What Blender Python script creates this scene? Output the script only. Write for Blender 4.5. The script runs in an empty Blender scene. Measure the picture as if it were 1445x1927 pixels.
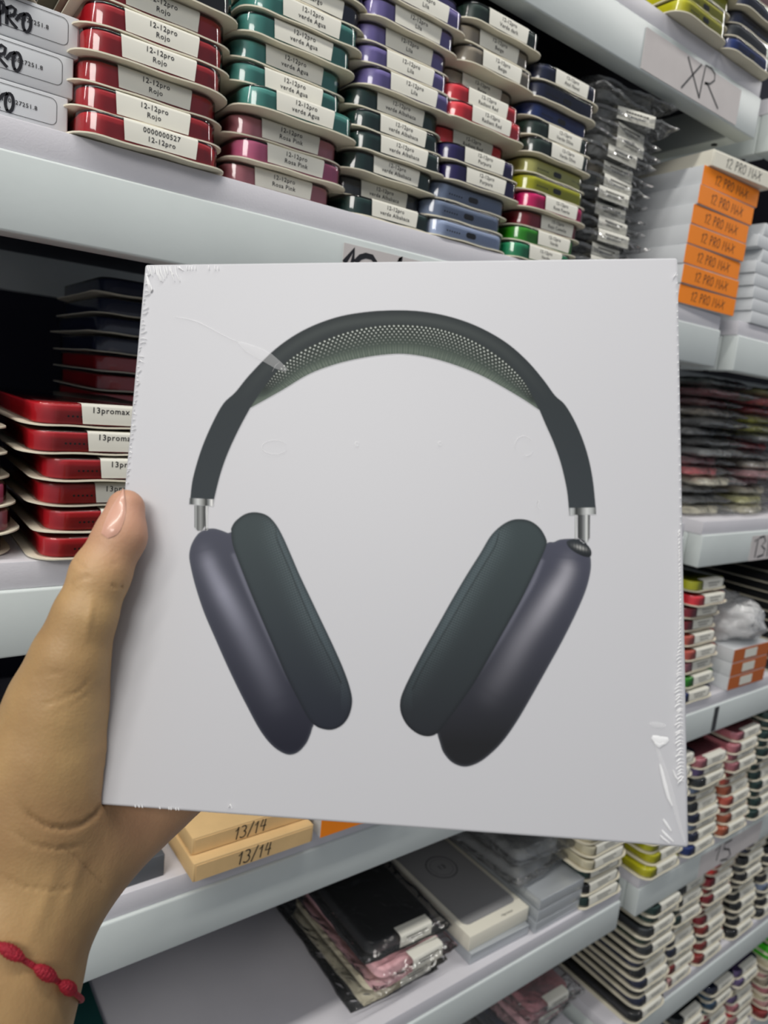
import bpy, bmesh, math, random
import numpy as np
from mathutils import Vector, Matrix, noise

random.seed(7)
rng = np.random.default_rng(7)
scn = bpy.context.scene
COL = scn.collection

# ------------------------------------------------------------------ camera
W, H, F = 1445.0, 1927.0, 1325.58
M = np.array([[0.80187149, -0.5893569, 0.09828815],      # camera right
              [-0.02266704, -0.19438747, -0.9806629],    # camera down
              [0.59706642, 0.78413772, -0.16923275]])    # camera forward
K = 0.45                    # metres per shelf unit (camera to shelf-front plane = 1 unit)
EYE = 1.45
cam_d = bpy.data.cameras.new('camera')
cam_d.sensor_fit = 'VERTICAL'
cam_d.sensor_height = 36.0
cam_d.lens = F / H * 36.0
cam_d.clip_start = 0.01
cam_d.dof.use_dof = True
cam_d.dof.focus_distance = 0.335
cam_d.dof.aperture_fstop = 12.0
cam = bpy.data.objects.new('camera', cam_d)
COL.objects.link(cam)
mw = Matrix.Identity(4)
for i in range(3):
    mw[i][0] = M[0][i]; mw[i][1] = -M[1][i]; mw[i][2] = -M[2][i]
mw[0][3], mw[1][3], mw[2][3] = 0, 0, EYE
cam.matrix_world = mw
scn.camera = cam

# ------------------------------------------------------------------ light
scn.view_settings.view_transform = 'Standard'
scn.view_settings.look = 'None'
scn.view_settings.gamma = 1.0
scn.view_settings.use_curve_mapping = False
scn.view_settings.exposure = 0.0
try:
    scn.cycles.transparent_max_bounces = 40
    scn.cycles.max_bounces = 8
except Exception:
    pass
world = bpy.data.worlds.new('world'); scn.world = world
world.use_nodes = True
world.node_tree.nodes['Background'].inputs[0].default_value = (0.82, 0.88, 1.0, 1)
world.node_tree.nodes['Background'].inputs[1].default_value = 0.26

def area(name, loc, target, sx, sy, power, colr=(1, 0.97, 0.92)):
    l = bpy.data.lights.new(name, 'AREA'); l.shape = 'RECTANGLE'; l.size = sx; l.size_y = sy
    l.energy = power; l.color = colr
    o = bpy.data.objects.new(name, l); COL.objects.link(o)
    o.location = loc
    o.rotation_euler = (Vector(target) - Vector(loc)).to_track_quat('-Z', 'Y').to_euler()
    return o
area('ceiling_tube_light', (-1.1, 0.02, 2.75), (-1.1, 0.10, 0), 3.2, 0.10, 27)
area('ceiling_tube_light', (2.4, 0.02, 2.75), (2.4, 0.10, 0), 2.6, 0.10, 22)
area('fill_panel_light', (-1.55, -1.05, 2.65), (0.5, 0.45, 1.0), 1.1, 0.6, 25)  # added unseen fill that brightens the upright shelf edges

# ------------------------------------------------------------------ helpers
def s2l(c):
    return c / 12.92 if c <= 0.04045 else ((c + 0.055) / 1.055) ** 2.4
def hexc(h):
    return tuple(s2l(int(h[i:i + 2], 16) / 255) for i in (0, 2, 4))

def P(x, y, z):
    return Vector((K * x, K * y, K * z + EYE))
def ray(px, py):
    return M.T @ np.array([px - W / 2, py - H / 2, F])
def at_plane(px, py, y=1.0):          # pixel -> shelf units on the plane y
    v = ray(px, py); return v * (y / v[1])
def at_height(px, py, z):
    v = ray(px, py); return v * (z / v[2])
def cam2w(p):
    q = M.T @ np.array(p); return Vector((q[0], q[1], q[2] + EYE))

def mesh(name, verts, faces, smooth=False, sharp=None):
    me = bpy.data.meshes.new(name)
    me.from_pydata([tuple(v) for v in verts], [], faces)
    me.update()
    if smooth:
        me.polygons.foreach_set('use_smooth', [True] * len(me.polygons))
        if sharp:
            try: me.set_sharp_from_angle(angle=math.radians(sharp))
            except Exception: pass
    return me

def ob(name, me, m=None, parent=None, loc=None, rz=0.0):
    o = bpy.data.objects.new(name, me); COL.objects.link(o)
    if m is not None and me is not None:
        if not me.materials: me.materials.append(m)
        o.material_slots[0].link = 'OBJECT'
        o.material_slots[0].material = m
    if parent: o.parent = parent
    if loc is not None: o.location = loc
    if rz: o.rotation_euler = (0, 0, rz)
    return o

def tag(o, label=None, cat=None, group=None, kind=None):
    if label: o['label'] = label
    if cat: o['category'] = cat
    if group: o['group'] = group
    if kind: o['kind'] = kind
    return o

def outline(w, d, r, y0, seg=6):
    r = max(min(r, w / 2 - 1e-5, d / 2 - 1e-5), 1e-5)
    pts = []
    for cx, cy, a0 in ((w / 2 - r, y0 + r, -90), (w / 2 - r, y0 + d - r, 0), (-w / 2 + r, y0 + d - r, 90), (-w / 2 + r, y0 + r, 180)):
        for k in range(seg + 1):
            a = math.radians(a0 + 90 * k / seg)
            pts.append((cx + r * math.cos(a), cy + r * math.sin(a)))
    return pts

def rbox(w, d, h, r=.001, bev=.0006, y0=0.0, z0=0.0, open_bottom=False, seg=6, bevseg=3, flat=False):
    rings = []
    if not open_bottom:
        for k in range(bevseg):
            a = math.pi / 2 * k / bevseg
            rings.append((bev * (1 - math.sin(a)), bev * (1 - math.cos(a))))
        rings.append((0, bev))
    else:
        rings.append((0, 0))
    for k in range(bevseg + 1):
        a = math.pi / 2 * k / bevseg
        rings.append((bev * (1 - math.cos(a)), h - bev + bev * math.sin(a)))
    V, Fc = [], []
    for ins, z in rings:
        for x, y in outline(w - 2 * ins, d - 2 * ins, max(r - ins, 1e-5), y0 + ins, seg):
            V.append((x, y, z + z0))
    n = 4 * (seg + 1)
    for k in range(len(rings) - 1):
        for i in range(n):
            j = (i + 1) % n
            Fc.append((k * n + i, k * n + j, (k + 1) * n + j, (k + 1) * n + i))
    Fc.append(tuple((len(rings) - 1) * n + i for i in range(n)))
    if not open_bottom:
        Fc.append(tuple(reversed(range(n))))
    return V, Fc

def joinm(*parts):
    V, Fc = [], []
    for v, f in parts:
        o = len(V); V += list(v); Fc += [tuple(i + o for i in q) for q in f]
    return V, Fc

def xbox(x0, x1, y0, y1, z0, z1, bev=.0008):       # bevelled cuboid, metres, world or local
    V, Fc = rbox(x1 - x0, y1 - y0, z1 - z0, bev, bev, seg=2, bevseg=2)
    cx = (x0 + x1) / 2
    return [(x + cx, y + y0, z + z0) for x, y, z in V], Fc

def ribbon(paths, w, y=0.0, th=.00015):            # marker strokes in an x,z plane, facing -y
    V, Fc = [], []
    for path in paths:
        pts = [Vector((p[0], p[1])) for p in path]
        n = len(pts)
        if n < 2: continue
        base = len(V)
        for i, p in enumerate(pts):
            a = pts[max(i - 1, 0)]; b = pts[min(i + 1, n - 1)]
            t = (b - a)
            if t.length < 1e-9: t = Vector((1, 0))
            t.normalize()
            nn = Vector((-t.y, t.x)) * (w / 2)
            q = p
            if i == 0: q = p - t * w * .3
            if i == n - 1: q = p + t * w * .3
            V += [(q.x + nn.x, y - th, q.y + nn.y), (q.x - nn.x, y - th, q.y - nn.y)]
        for i in range(n - 1):
            k = base + 2 * i
            Fc.append((k, k + 1, k + 3, k + 2))
    return V, Fc

def arc(cx, cy, rx, ry, a0, a1, n=14):
    return [(cx + rx * math.cos(math.radians(a0 + (a1 - a0) * k / n)), cy + ry * math.sin(math.radians(a0 + (a1 - a0) * k / n))) for k in range(n + 1)]
GL = {   # handwritten marker glyphs in a unit-high cell: (width, strokes)
 '1': (.35, [[(.05, .72), (.25, 1), (.2, 0)]]),
 '2': (.55, [arc(.25, .75, .23, .25, 160, -40, 10) + [(.05, .03), (.52, .05)]]),
 '3': (.5, [arc(.2, .76, .22, .24, 130, -80, 9) + arc(.2, .27, .26, .27, 80, -140, 10)]),
 '4': (.55, [[(.18, 1), (.05, .45), (.5, .45)], [(.42, .95), (.36, 0)]]),
 '5': (.5, [[(.48, 1), (.14, .98), (.1, .55)] + arc(.2, .3, .26, .28, 85, -130, 10)]),
 '6': (.5, [[(.42, 1), (.12, .5)] + arc(.26, .25, .22, .25, 150, -200, 14)]),
 '/': (.4, [[(.38, 1.08), (.02, -.08)]]),
 'X': (.8, [[(.18, 1), (.62, 0)], [(.72, .84), (0, .18)]]),
 'R': (.6, [[(.1, 0), (.14, 1)] + arc(.16, .74, .36, .26, 88, -88, 12) + [(.6, 0)]]),
 'P': (.5, [[(.08, 0), (.1, 1)] + arc(.12, .76, .34, .24, 88, -88, 12)]),
 'O': (.6, [arc(.3, .5, .26, .48, 90, 460, 22)]),
 'M': (.75, [[(.04, 0), (.12, 1), (.36, .35), (.62, 1), (.7, 0)]]),
 'A': (.62, [[(.02, 0), (.3, 1), (.6, 0)], [(.12, .38), (.5, .38)]]),
 '-': (.4, [[(.05, .5), (.38, .5)]]),
 ' ': (.35, []),
}
def handwriting(txt, h, w, slant=0.12, gap=.14):
    x = 0; out = []
    for c in txt:
        gw, st = GL[c]
        for s in st:
            out.append([((x + p[0] + p[1] * slant) * h, p[1] * h) for p in s])
        x += gw + gap
    return out, (x - gap) * h

_txt = {}
def print_lines(size, n=2, w=.026):            # small print too blurred to read: rows of short dashes
    key = ('dash', size, n, w)
    if key in _txt: return _txt[key]
    rr = random.Random(5); V, Fc = [], []
    for i in range(n):
        x = -w / 2 * (1 - .2 * i); z0 = -i * size * 1.15
        while x < w / 2 * (1 - .2 * i):
            l = rr.uniform(.0012, .0030); b = len(V)
            V += [(x, 0, z0), (x + l, 0, z0), (x + l, 0, z0 + size * .42), (x, 0, z0 + size * .42)]
            Fc.append((b, b + 1, b + 2, b + 3)); x += l + .0007
    _txt[key] = mesh('lettering', V, Fc)
    return _txt[key]
def text_mesh(lines, size, width=None, gap=1.45, align='CENTER'):
    key = (tuple(lines), size, width, align)
    if key in _txt: return _txt[key]
    V, Fc = [], []
    for i, ln in enumerate(lines):
        if not ln: continue
        cu = bpy.data.curves.new('tmp', 'FONT'); cu.body = ln; cu.size = size; cu.align_x = align
        cu.resolution_u = 2; cu.space_character = 1.12; cu.offset = size * .012
        o = bpy.data.objects.new('tmp', cu)
        COL.objects.link(o)
        dg = bpy.context.evaluated_depsgraph_get()
        me = bpy.data.meshes.new_from_object(o.evaluated_get(dg))
        b = len(V)
        for v in me.vertices: V.append((v.co.x, 0, v.co.y - i * size * gap))
        for p in me.polygons: Fc.append(tuple(b + q for q in p.vertices))
        bpy.data.objects.remove(o); bpy.data.curves.remove(cu); bpy.data.meshes.remove(me)
    me = mesh('lettering', V, Fc)
    _txt[key] = me
    return me

# ------------------------------------------------------------------ materials
_m = {}
def principled(name):
    m = bpy.data.materials.new(name); m.use_nodes = True
    return m, m.node_tree, m.node_tree.nodes['Principled BSDF']
def mat(name, col, rough=.5, metal=0.0, coat=0.0, var=0.0, vscale=60, bump=0.0, bscale=300, sss=0.0, spec=None):
    if name in _m: return _m[name]
    m, nt, b = principled(name)
    c = hexc(col) if isinstance(col, str) else col
    b.inputs['Base Color'].default_value = (*c, 1)
    b.inputs['Roughness'].default_value = rough
    b.inputs['Metallic'].default_value = metal
    b.inputs['Coat Weight'].default_value = coat
    b.inputs['Coat Roughness'].default_value = .12
    if spec is not None: b.inputs['Specular IOR Level'].default_value = spec
    tc = nt.nodes.new('ShaderNodeTexCoord')
    if var:
        n = nt.nodes.new('ShaderNodeTexNoise'); n.inputs['Scale'].default_value = vscale; n.inputs['Detail'].default_value = 6
        nt.links.new(tc.outputs['Object'], n.inputs['Vector'])
        r = nt.nodes.new('ShaderNodeMapRange'); r.inputs[1].default_value = .3; r.inputs[2].default_value = .7
        r.inputs[3].default_value = 1 - var; r.inputs[4].default_value = 1 + var * .5
        nt.links.new(n.outputs['Fac'], r.inputs[0])
        mx = nt.nodes.new('ShaderNodeMix'); mx.data_type = 'RGBA'; mx.blend_type = 'MULTIPLY'; mx.inputs[0].default_value = 1
        mx.inputs[6].default_value = (*c, 1)
        nt.links.new(r.outputs[0], mx.inputs[7]); nt.links.new(mx.outputs[2], b.inputs['Base Color'])
    if bump:
        n2 = nt.nodes.new('ShaderNodeTexNoise'); n2.inputs['Scale'].default_value = bscale; n2.inputs['Detail'].default_value = 4
        nt.links.new(tc.outputs['Object'], n2.inputs['Vector'])
        bp = nt.nodes.new('ShaderNodeBump'); bp.inputs['Strength'].default_value = bump; bp.inputs['Distance'].default_value = .001
        nt.links.new(n2.outputs['Fac'], bp.inputs['Height']); nt.links.new(bp.outputs[0], b.inputs['Normal'])
    _m[name] = m
    return m

def clear_plastic(name, tint=(1, 1, 1), milk=0.0, base=.035, rough=.06, bump=0.0, bscale=60, milkcol=(.8, .82, .82), ior=1.4):
    if name in _m: return _m[name]
    m = bpy.data.materials.new(name); m.use_nodes = True
    nt = m.node_tree; nt.nodes.clear()
    out = nt.nodes.new('ShaderNodeOutputMaterial')
    tr = nt.nodes.new('ShaderNodeBsdfTransparent'); tr.inputs[0].default_value = (*tint, 1)
    gl = nt.nodes.new('ShaderNodeBsdfGlossy'); gl.inputs['Roughness'].default_value = rough
    df = nt.nodes.new('ShaderNodeBsdfDiffuse'); df.inputs[0].default_value = (*milkcol, 1)
    m1 = nt.nodes.new('ShaderNodeMixShader'); m1.inputs[0].default_value = milk
    nt.links.new(tr.outputs[0], m1.inputs[1]); nt.links.new(df.outputs[0], m1.inputs[2])
    fr = nt.nodes.new('ShaderNodeFresnel'); fr.inputs[0].default_value = ior
    ad = nt.nodes.new('ShaderNodeMath'); ad.operation = 'ADD'; ad.inputs[1].default_value = base; ad.use_clamp = True
    nt.links.new(fr.outputs[0], ad.inputs[0])
    m2 = nt.nodes.new('ShaderNodeMixShader')
    nt.links.new(ad.outputs[0], m2.inputs[0]); nt.links.new(m1.outputs[0], m2.inputs[1]); nt.links.new(gl.outputs[0], m2.inputs[2])
    if bump:
        tc = nt.nodes.new('ShaderNodeTexCoord')
        n2 = nt.nodes.new('ShaderNodeTexNoise'); n2.inputs['Scale'].default_value = bscale; n2.inputs['Detail'].default_value = 3
        n2.inputs['Distortion'].default_value = 1.2
        nt.links.new(tc.outputs['Object'], n2.inputs['Vector'])
        bp = nt.nodes.new('ShaderNodeBump'); bp.inputs['Strength'].default_value = bump; bp.inputs['Distance'].default_value = .01
        nt.links.new(n2.outputs['Fac'], bp.inputs['Height'])
        nt.links.new(bp.outputs[0], gl.inputs['Normal']); nt.links.new(bp.outputs[0], fr.inputs['Normal'])
    nt.links.new(m2.outputs[0], out.inputs[0])
    _m[name] = m
    return m

M_paint = mat('white_shelf_paint', 'CDD4D2', .42, var=.05, vscale=14, bump=.05, bscale=220)
M_board = mat('white_melamine_board', 'D3D1D6', .5, var=.03, vscale=25, bump=.12, bscale=900)
M_back_shade = mat('navy_shade_panel', '0E1028', .75, var=.15, vscale=8)  # deep shade of the rack interior put into the back colour
M_under_shade = mat('painted_underside_shade', '1E1F2E', .7, var=.1, vscale=8)  # shade below the white boards put into a dark colour
M_screw = mat('dark_steel_screw', '3A3A3C', .4, .8)
M_card = mat('cream_card', 'E3DCC6', .7, var=.04, vscale=40)
M_stick = mat('off_white_sticker', 'DEDCD0', .55, var=.03, vscale=30)
M_ink = mat('black_ink', '2A2A2C', .6)
M_mark = mat('black_marker_ink', '1A1A20', .45)
M_bl = clear_plastic('clear_blister')
M_bag = clear_plastic('crinkled_clear_bag', milk=.12, base=.03, rough=.12, bump=1.0, bscale=45)
M_milk = clear_plastic('milky_bag', milk=.62, base=.05, rough=.2, bump=1.0, bscale=50, milkcol=(.85, .85, .85))
M_tag = mat('grey_paper_label', 'C9C3C1', .7, var=.06, vscale=30)
M_wbox = mat('white_carton', 'D4D7D9', .45, var=.02, vscale=20)
M_cbox = mat('cream_carton', 'E4E0D0', .55, var=.03, vscale=20)
M_orange = mat('orange_carton', 'FF8C05', .6, var=.05, vscale=20)
M_kraft = mat('kraft_cardboard', 'DCB983', .7, var=.07, vscale=50, bump=.1, bscale=500)
M_gray = mat('dark_grey_carton', '55585C', .5, var=.05, vscale=20)
M_teal = mat('teal_carton', '1E4E4C', .55, var=.05, vscale=15)
M_port = mat('dark_port', '1C1D20', .6)
M_silver = mat('silver_carton', 'B9BEC2', .28, .35, var=.05, vscale=20)

CASE = dict(red='A8151F', teal='4C9187', rose='B4727A', pink='C9698C', navy='222A44', black='1B1D20', lilac='7F74AE',
            dkgreen='1C3B36', slate='33373A', sky='A9B7D2', bluegrey='7C8AA3', violet='2C2160', coral='E2343F', beige='9D9382',
            forest='24382F', blue='1E3572', midnight='161F40', lime='B7B71E', palelime='C6C476', magenta='D3136A', maroon='8C1F2C',
            green='2F9414', seagreen='1F8A5B', salmon='C4604F', orange='D4672C', dustpink='C79A97', yellow='B9B516', tomato='DE3B34',
            brick='8A2A26', plum='6C5A86', denim='2B4A63', cream='CFC8AE', aqua='2F6F78', clay='AF6042', neon='3DB81C')
NICE = dict(dkgreen='dark green', slate='charcoal', sky='pale blue', bluegrey='blue-grey', coral='bright red', forest='dark green',
            midnight='midnight blue', palelime='pale yellow-green', lime='yellow-green', seagreen='sea green', dustpink='dusty pink',
            rose='dusty rose', denim='denim blue', neon='bright green', clay='terracotta')
def case_mat(c):
    return mat('silicone_' + c, tuple(min(.9, v * 1.3) for v in hexc(CASE[c])), .42, var=.04, vscale=50)

# ------------------------------------------------------------------ room
tag(ob('floor', mesh('floor', *xbox(-3, 4, -3, 2.2, -.05, 0)), mat('grey_floor_tile', '8C8B88', .4, var=.1, vscale=3)), kind='structure')
tag(ob('wall_back', mesh('wall_back', *xbox(-3, 4, 1.25, 1.35, 0, 3.2)), mat('dark_wall', '2A2C36', .8)), kind='structure')

# ------------------------------------------------------------------ racks
CREASE = {'A': .7885, 'B': .2365, 'C': -.3085, 'D': -.8660, 'E': -1.4175, 'F': -1.958, 'G': -2.503}
BAND, RAIL = .038, .0935
TOP = {k: v + BAND for k, v in CREASE.items()}
def U(x0, x1, y0, y1, z0, z1, bev):
    a, b = P(x0, y0, z0), P(x1, y1, z1)
    return xbox(a.x, b.x, a.y, b.y, a.z, b.z, bev)
def rack(x0, x1, label):
    root = bpy.data.objects.new('shelf_rack', None); COL.objects.link(root)
    tag(root, label, 'shelf rack')
    yb = 1.93
    for z in CREASE.values():
        bd = ob('shelf_board', mesh('shelf_board', *U(x0, x1, 1.006, yb, z, z + BAND, .0008), True, 40), M_board, root)
        ob('front_rail', mesh('front_rail', *U(x0, x1, 1.0, 1.046, z - RAIL, z, .0016), True, 60), M_paint, bd)
        for a, b in ((x0, x0 + .05), (x1 - .05, x1)):
            ob('side_rail', mesh('side_rail', *U(a, b, 1.047, yb - .05, z - RAIL, z - .0005, .0012), True, 60), M_paint, bd)
        ob('back_rail', mesh('back_rail', *U(x0, x1, yb - .05, yb, z - RAIL, z - .0005, .0012), True, 60), M_paint, bd)
        ob('underside_shade_panel', mesh('underside_shade_panel', *U(x0 + .051, x1 - .051, 1.047, yb - .051, z - .009, z - .001, .0004)), M_under_shade, bd)  # added dark sheet, painted shade under the board
        for xs in (x0 + .025, x1 - .025):
            c = P(xs, 1.09, z - RAIL)
            V, Fc = rbox(.007, .007, .0012, .0034, .0004, seg=6, y0=-.0035)
            ob('screw', mesh('screw', [(x + c.x, y + c.y, zz + c.z - .001) for x, y, zz in V], Fc, True, 40), M_screw, bd)
    ob('back_panel', mesh('back_panel', *U(x0, x1, yb + .001, yb + .03, -3.15, 1.3, .0008)), M_back_shade, root)
    for a, b in ((x0, x0 + .06), (x1 - .06, x1)):
        ob('upright', mesh('upright', *U(a, b, yb + .031, yb + .1, -3.222, 1.35, .001)), M_paint, root)
    return root
rack(-.75, 1.787, 'white shelf rack on the left carrying the red, teal and purple case stacks')
rack(1.880, 4.4, 'white shelf rack on the right beyond the gap, beside the orange boxes')

# ------------------------------------------------------------------ packaged phone cases
_c = {}
CW, CD = .0945, .168
def card_mesh(var):
    k = ('card', var)
    if k in _c: return _c[k]
    r, th, nx, rows = .017, .0009, 10, []
    ys = [0, .0006, .002, .0045, .008, .012, .017] + [.017 + (CD - .034) * t / 6 for t in range(1, 7)]
    ys += [CD - q for q in (.012, .008, .0045, .002, .0006, 0)]
    rr = random.Random(var)
    amp = [rr.uniform(-.0002, .0013) for _ in range(4)]
    def hw(y):
        e = min(y, CD - y)
        if e >= r: return CW / 2
        return CW / 2 - r + math.sqrt(max(r * r - (r - e) ** 2, 0))
    V, Fc = [], []
    for s in (0, 1):
        for y in ys:
            for i in range(nx + 1):
                x = hw(y) * (2 * i / nx - 1)
                cx = max(0, abs(x) - .032) / .015
                front = max(0, 1 - y / .05)
                a = amp[0 if x < 0 else 1]
                z = s * th + a * cx * cx * (.35 + .65 * front) + .0003 * math.sin(x * 160 + var)
                V.append((x, y, z))
    n, m = nx + 1, len(ys)
    o = n * m
    for j in range(m - 1):
        for i in range(nx):
            a = j * n + i
            Fc.append((a, a + n, a + n + 1, a + 1)); Fc.append((o + a, o + a + 1, o + a + n + 1, o + a + n))
    per = [i for i in range(n)] + [j * n + nx for j in range(1, m)] + [(m - 1) * n + i for i in range(nx - 1, -1, -1)] + [j * n for j in range(m - 2, 0, -1)]
    for q in range(len(per)):
        a, b = per[q], per[(q + 1) % len(per)]
        Fc.append((a, b, o + b, o + a))
    _c[k] = mesh('backing_card', V, Fc, True, 40)
    return _c[k]
BH = .0130
def cached(key, fn):
    if key not in _c: _c[key] = fn()
    return _c[key]
def case_mesh(): return cached('case', lambda: mesh('phone_case', *rbox(.0808, .150, .0120, .0125, .0013, y0=.0030, z0=.0011, seg=8), True, 50))
def blister_mesh(): return cached('blister', lambda: mesh('blister', *rbox(.0838, .156, BH, .0140, .0013, y0=.0016, z0=.0009, open_bottom=True, seg=8, bevseg=3), True, 70))
def sticker_mesh(w, hz, drop=0.0):
    def f():
        # folded over the blister's top front edge
        y0, zt, zb = .0013, .0009 + BH, .0009 + BH - hz
        prof = [(y0, zb), (y0, zt - .0016), (y0 + .0004, zt - .0006), (y0 + .0014, zt + .0003), (y0 + .010, zt + .0003)]
        V, Fc = [], []
        for y, z in prof:
            for i in range(5):
                x = w * (i / 4 - .5)
                if z == zb and i in (0, 4): x *= .96
                V.append((x, y, z))
        for j in range(4):
            for i in range(4):
                a = j * 5 + i
                Fc.append((a, a + 1, a + 6, a + 5))
        return mesh('sticker', V, Fc, True, 60)
    return cached(('st', w, hz), f)
def port_mesh():
    def f():
        V, Fc = rbox(.0105, .0006, .0048, .0001, .0001, y0=.0049, z0=.0038, seg=1, bevseg=1)
        # rounded pill outline facing the front
        V, Fc = [], []
        for s, y in ((0, .0028), (1, .0031)):
            for k in range(24):
                a = 2 * math.pi * k / 24
                cx = .0032 * (1 if math.cos(a) > 0 else -1)
                V.append((cx + .0022 * math.cos(a), y, .0068 + .0022 * math.sin(a)))
        Fc.append(tuple(range(24)))
        for k in range(24): Fc.append((k, (k + 1) % 24, 24 + (k + 1) % 24, 24 + k))
        return mesh('charging_port', V, Fc)
    return cached('port', f)
def holes_mesh(x0, n=6):
    def f():
        parts = []
        for i in range(n):
            for s in (1,):
                x = x0 + i * .0026
                V = [(x + .0007 * math.cos(a), 0.00285, .0062 + .0007 * math.sin(a)) for a in [2 * math.pi * k / 10 for k in range(10)]]
                parts.append((V, [tuple(range(10))]))
        return mesh('speaker_holes', *joinm(*parts))
    return cached(('holes', x0, n), f)

ORD = ['bottom', 'second', 'third', 'fourth', 'fifth', 'sixth', 'seventh', 'eighth', 'ninth', 'tenth', 'eleventh', 'twelfth', 'thirteenth', 'fourteenth']
_v = [0]
def package(loc, colour, rz=0.0, text=None, dx=0.0, label='', group=None, port=False, holes=False, sw=.044, hz=.0118, tilt=0.0):
    _v[0] += 1
    root = bpy.data.objects.new('phone_case_package', None); COL.objects.link(root)
    root.location = loc; root.rotation_euler = (0, tilt, rz)
    tag(root, label, 'phone case package', group)
    ob('backing_card', card_mesh(_v[0] % 7), M_card, root)
    c = ob('phone_case', case_mesh(), case_mat(colour), root)
    c['label'] = NICE.get(colour, colour) + ' silicone phone case'
    ob('blister', blister_mesh(), M_bl, root)
    if port:
        ob('charging_port', port_mesh(), M_port, c)
        ob('speaker_holes', holes_mesh(-.026), M_port, c)
    if holes:
        ob('speaker_holes', holes_mesh(-.022, 6), M_port, c)
    if text is not None:
        s = ob('sticker', sticker_mesh(sw, hz), M_stick, root, (dx, 0, 0))
        if text:
            size = .0040 if len(text) > 1 else .0050
            t = ob('lettering', text_mesh(text, size, gap=1.12) if text != '~' else print_lines(.0034), M_ink, s)
            n = 2 if text == '~' else len(text)
            t.location = (0, .00115, .0009 + BH - (.0046 if n == 2 else (.0048 if n == 1 else .0022)))
    return root

def stack(name, shelf, items, y0=1.005, pitch=.0146, dz0=0.0, group=None, ox=0.0):
    """items bottom to top: (colour, x centre in units, lines or None, options)"""
    z = P(0, 0, TOP[shelf]).z + .0007 + dz0
    for i, it in enumerate(items):
        colour, x, txt = it[0], it[1], it[2]
        o = it[3] if len(it) > 3 else {}
        y = y0 + o.get('dy', 0) + ((i * 37) % 11 - 5) * .0016
        top = ' topmost' if i == len(items) - 1 else ''
        pos = 'topmost' if top else (ORD[i] if i == 0 else ORD[i] + ' from bottom')
        lab = '%s phone case, %s of %s' % (NICE.get(colour, colour), pos, name)
        b = P(x + ox, y, 0)
        package((b.x, b.y, z + i * pitch), colour, rz=o.get('rz', random.uniform(-.02, .02)), text=txt, dx=o.get('dx', 0.0),
                label=lab, group=group or 'packaged phone cases, ' + name, port=o.get('port', False), holes=o.get('holes', False),
                sw=o.get('sw', .044), hz=o.get('hz', .0118))

N12 = '12-12pro'
# shelf with the red, teal, purple stacks (texts as printed on the stickers)
R2 = ['12-12pro', 'Rojo']
stack('the big red stack', 'B', [('red', .322, ['0000000527', N12], dict(dx=.003, dy=-.008)), ('red', .322, R2, dict(hz=.0122)), ('red', .325, R2), ('red', .325, R2),
      ('red', .330, R2), ('red', .331, R2), ('black', .335, None), ('black', .33, None)], y0=1.003, pitch=.01485)
RP, VA = [N12, 'Rosa Pink'], [N12, 'verde Agua']
stack('the teal and pink stack', 'B', [('rose', .530, RP, dict(dy=.02)), ('pink', .541, RP), ('rose', .533, RP), ('teal', .540, VA, dict(dy=-.016)), ('teal', .530, VA),
      ('teal', .532, VA), ('teal', .538, VA), ('teal', .548, VA, dict(dy=-.008)), ('navy', .556, [N12, 'Largo'], dict(dy=-.006)), ('navy', .556, None)], y0=1.014, pitch=.01485)
VB, LI = [N12, 'verde Albahaca'], [N12, 'Lila']
stack('the green and lilac stack', 'B', [('dkgreen', .735, VB, dict(dy=.010)), ('slate', .728, VB, dict(dy=.03)), ('dkgreen', .728, VB, dict(dy=-.006)), ('dkgreen', .736, VB), ('dkgreen', .735, VB),
      ('dkgreen', .730, VB), ('lilac', .745, LI), ('lilac', .738, LI), ('lilac', .736, LI), ('lilac', .742, LI), ('lilac', .748, LI, dict(dy=-.012)), ('lilac', .765, None, dict(dy=.03))], y0=1.012, pitch=.01455)
stack('the red and beige stack', 'B', [('sky', .905, None, dict(port=True)), ('bluegrey', .900, None, dict(port=True)), ('bluegrey', .912, None, dict(port=True)),
      ('violet', .925, [N12, 'Purpura']), ('violet', .918, [N12, 'Purpura'], dict(dy=-.004)), ('coral', .912, [N12, 'Radiant Red'], dict(dy=.02)), ('coral', .916, [N12, 'Radiant Red'], dict(dy=-.008)),
      ('coral', .916, [N12, 'Radiant Red']), ('beige', .920, [N12, 'Beige'], dict(dy=.02)), ('beige', .935, [N12, 'Beige']), ('beige', .928, [N12, 'Beige']), ('forest', .935, [N12, 'Verde dark'])], y0=1.012, pitch=.01455)
stack('the yellow and blue stack', 'B', [('seagreen', 1.105, [N12, 'Verde']), ('green', 1.118, [N12, 'Verde'], dict(dx=.006)), ('maroon', 1.128, [N12, 'Rojo Camelia'], dict(dx=.006)), ('magenta', 1.128, [N12, 'Rosa Fuerte'], dict(dx=.003)),
      ('lime', 1.126, None, dict(port=True)), ('palelime', 1.128, None, dict(port=True)), ('forest', 1.125, [N12, 'Verde Oliva'], dict(dx=.004)), ('forest', 1.122, [N12, 'Verde Oliva'], dict(dx=.002)),
      ('blue', 1.122, None, dict(port=True)), ('midnight', 1.118, None, dict(port=True)), ('midnight', 1.124, [N12, 'Azul Naval'], dict(dy=-.004))], y0=1.012, pitch=.01455)
# shelf above
stack('the upper shelf yellow stack', 'A', [('yellow', 1.475, None, dict(port=True, dy=-.004)), ('yellow', 1.485, None, dict(port=True)), ('lime', 1.50, None, dict(port=True)), ('palelime', 1.50, None, dict(port=True))], y0=.985, pitch=.0146)
stack('the upper shelf blue stack', 'A', [('blue', 1.685, None, dict(port=True)), ('slate', 1.69, None, {}), ('navy', 1.70, None, dict(port=True)), ('navy', 1.70, None, dict(port=True)), ('dustpink', 1.70, None, {})], y0=.985, pitch=.0146)
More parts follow.
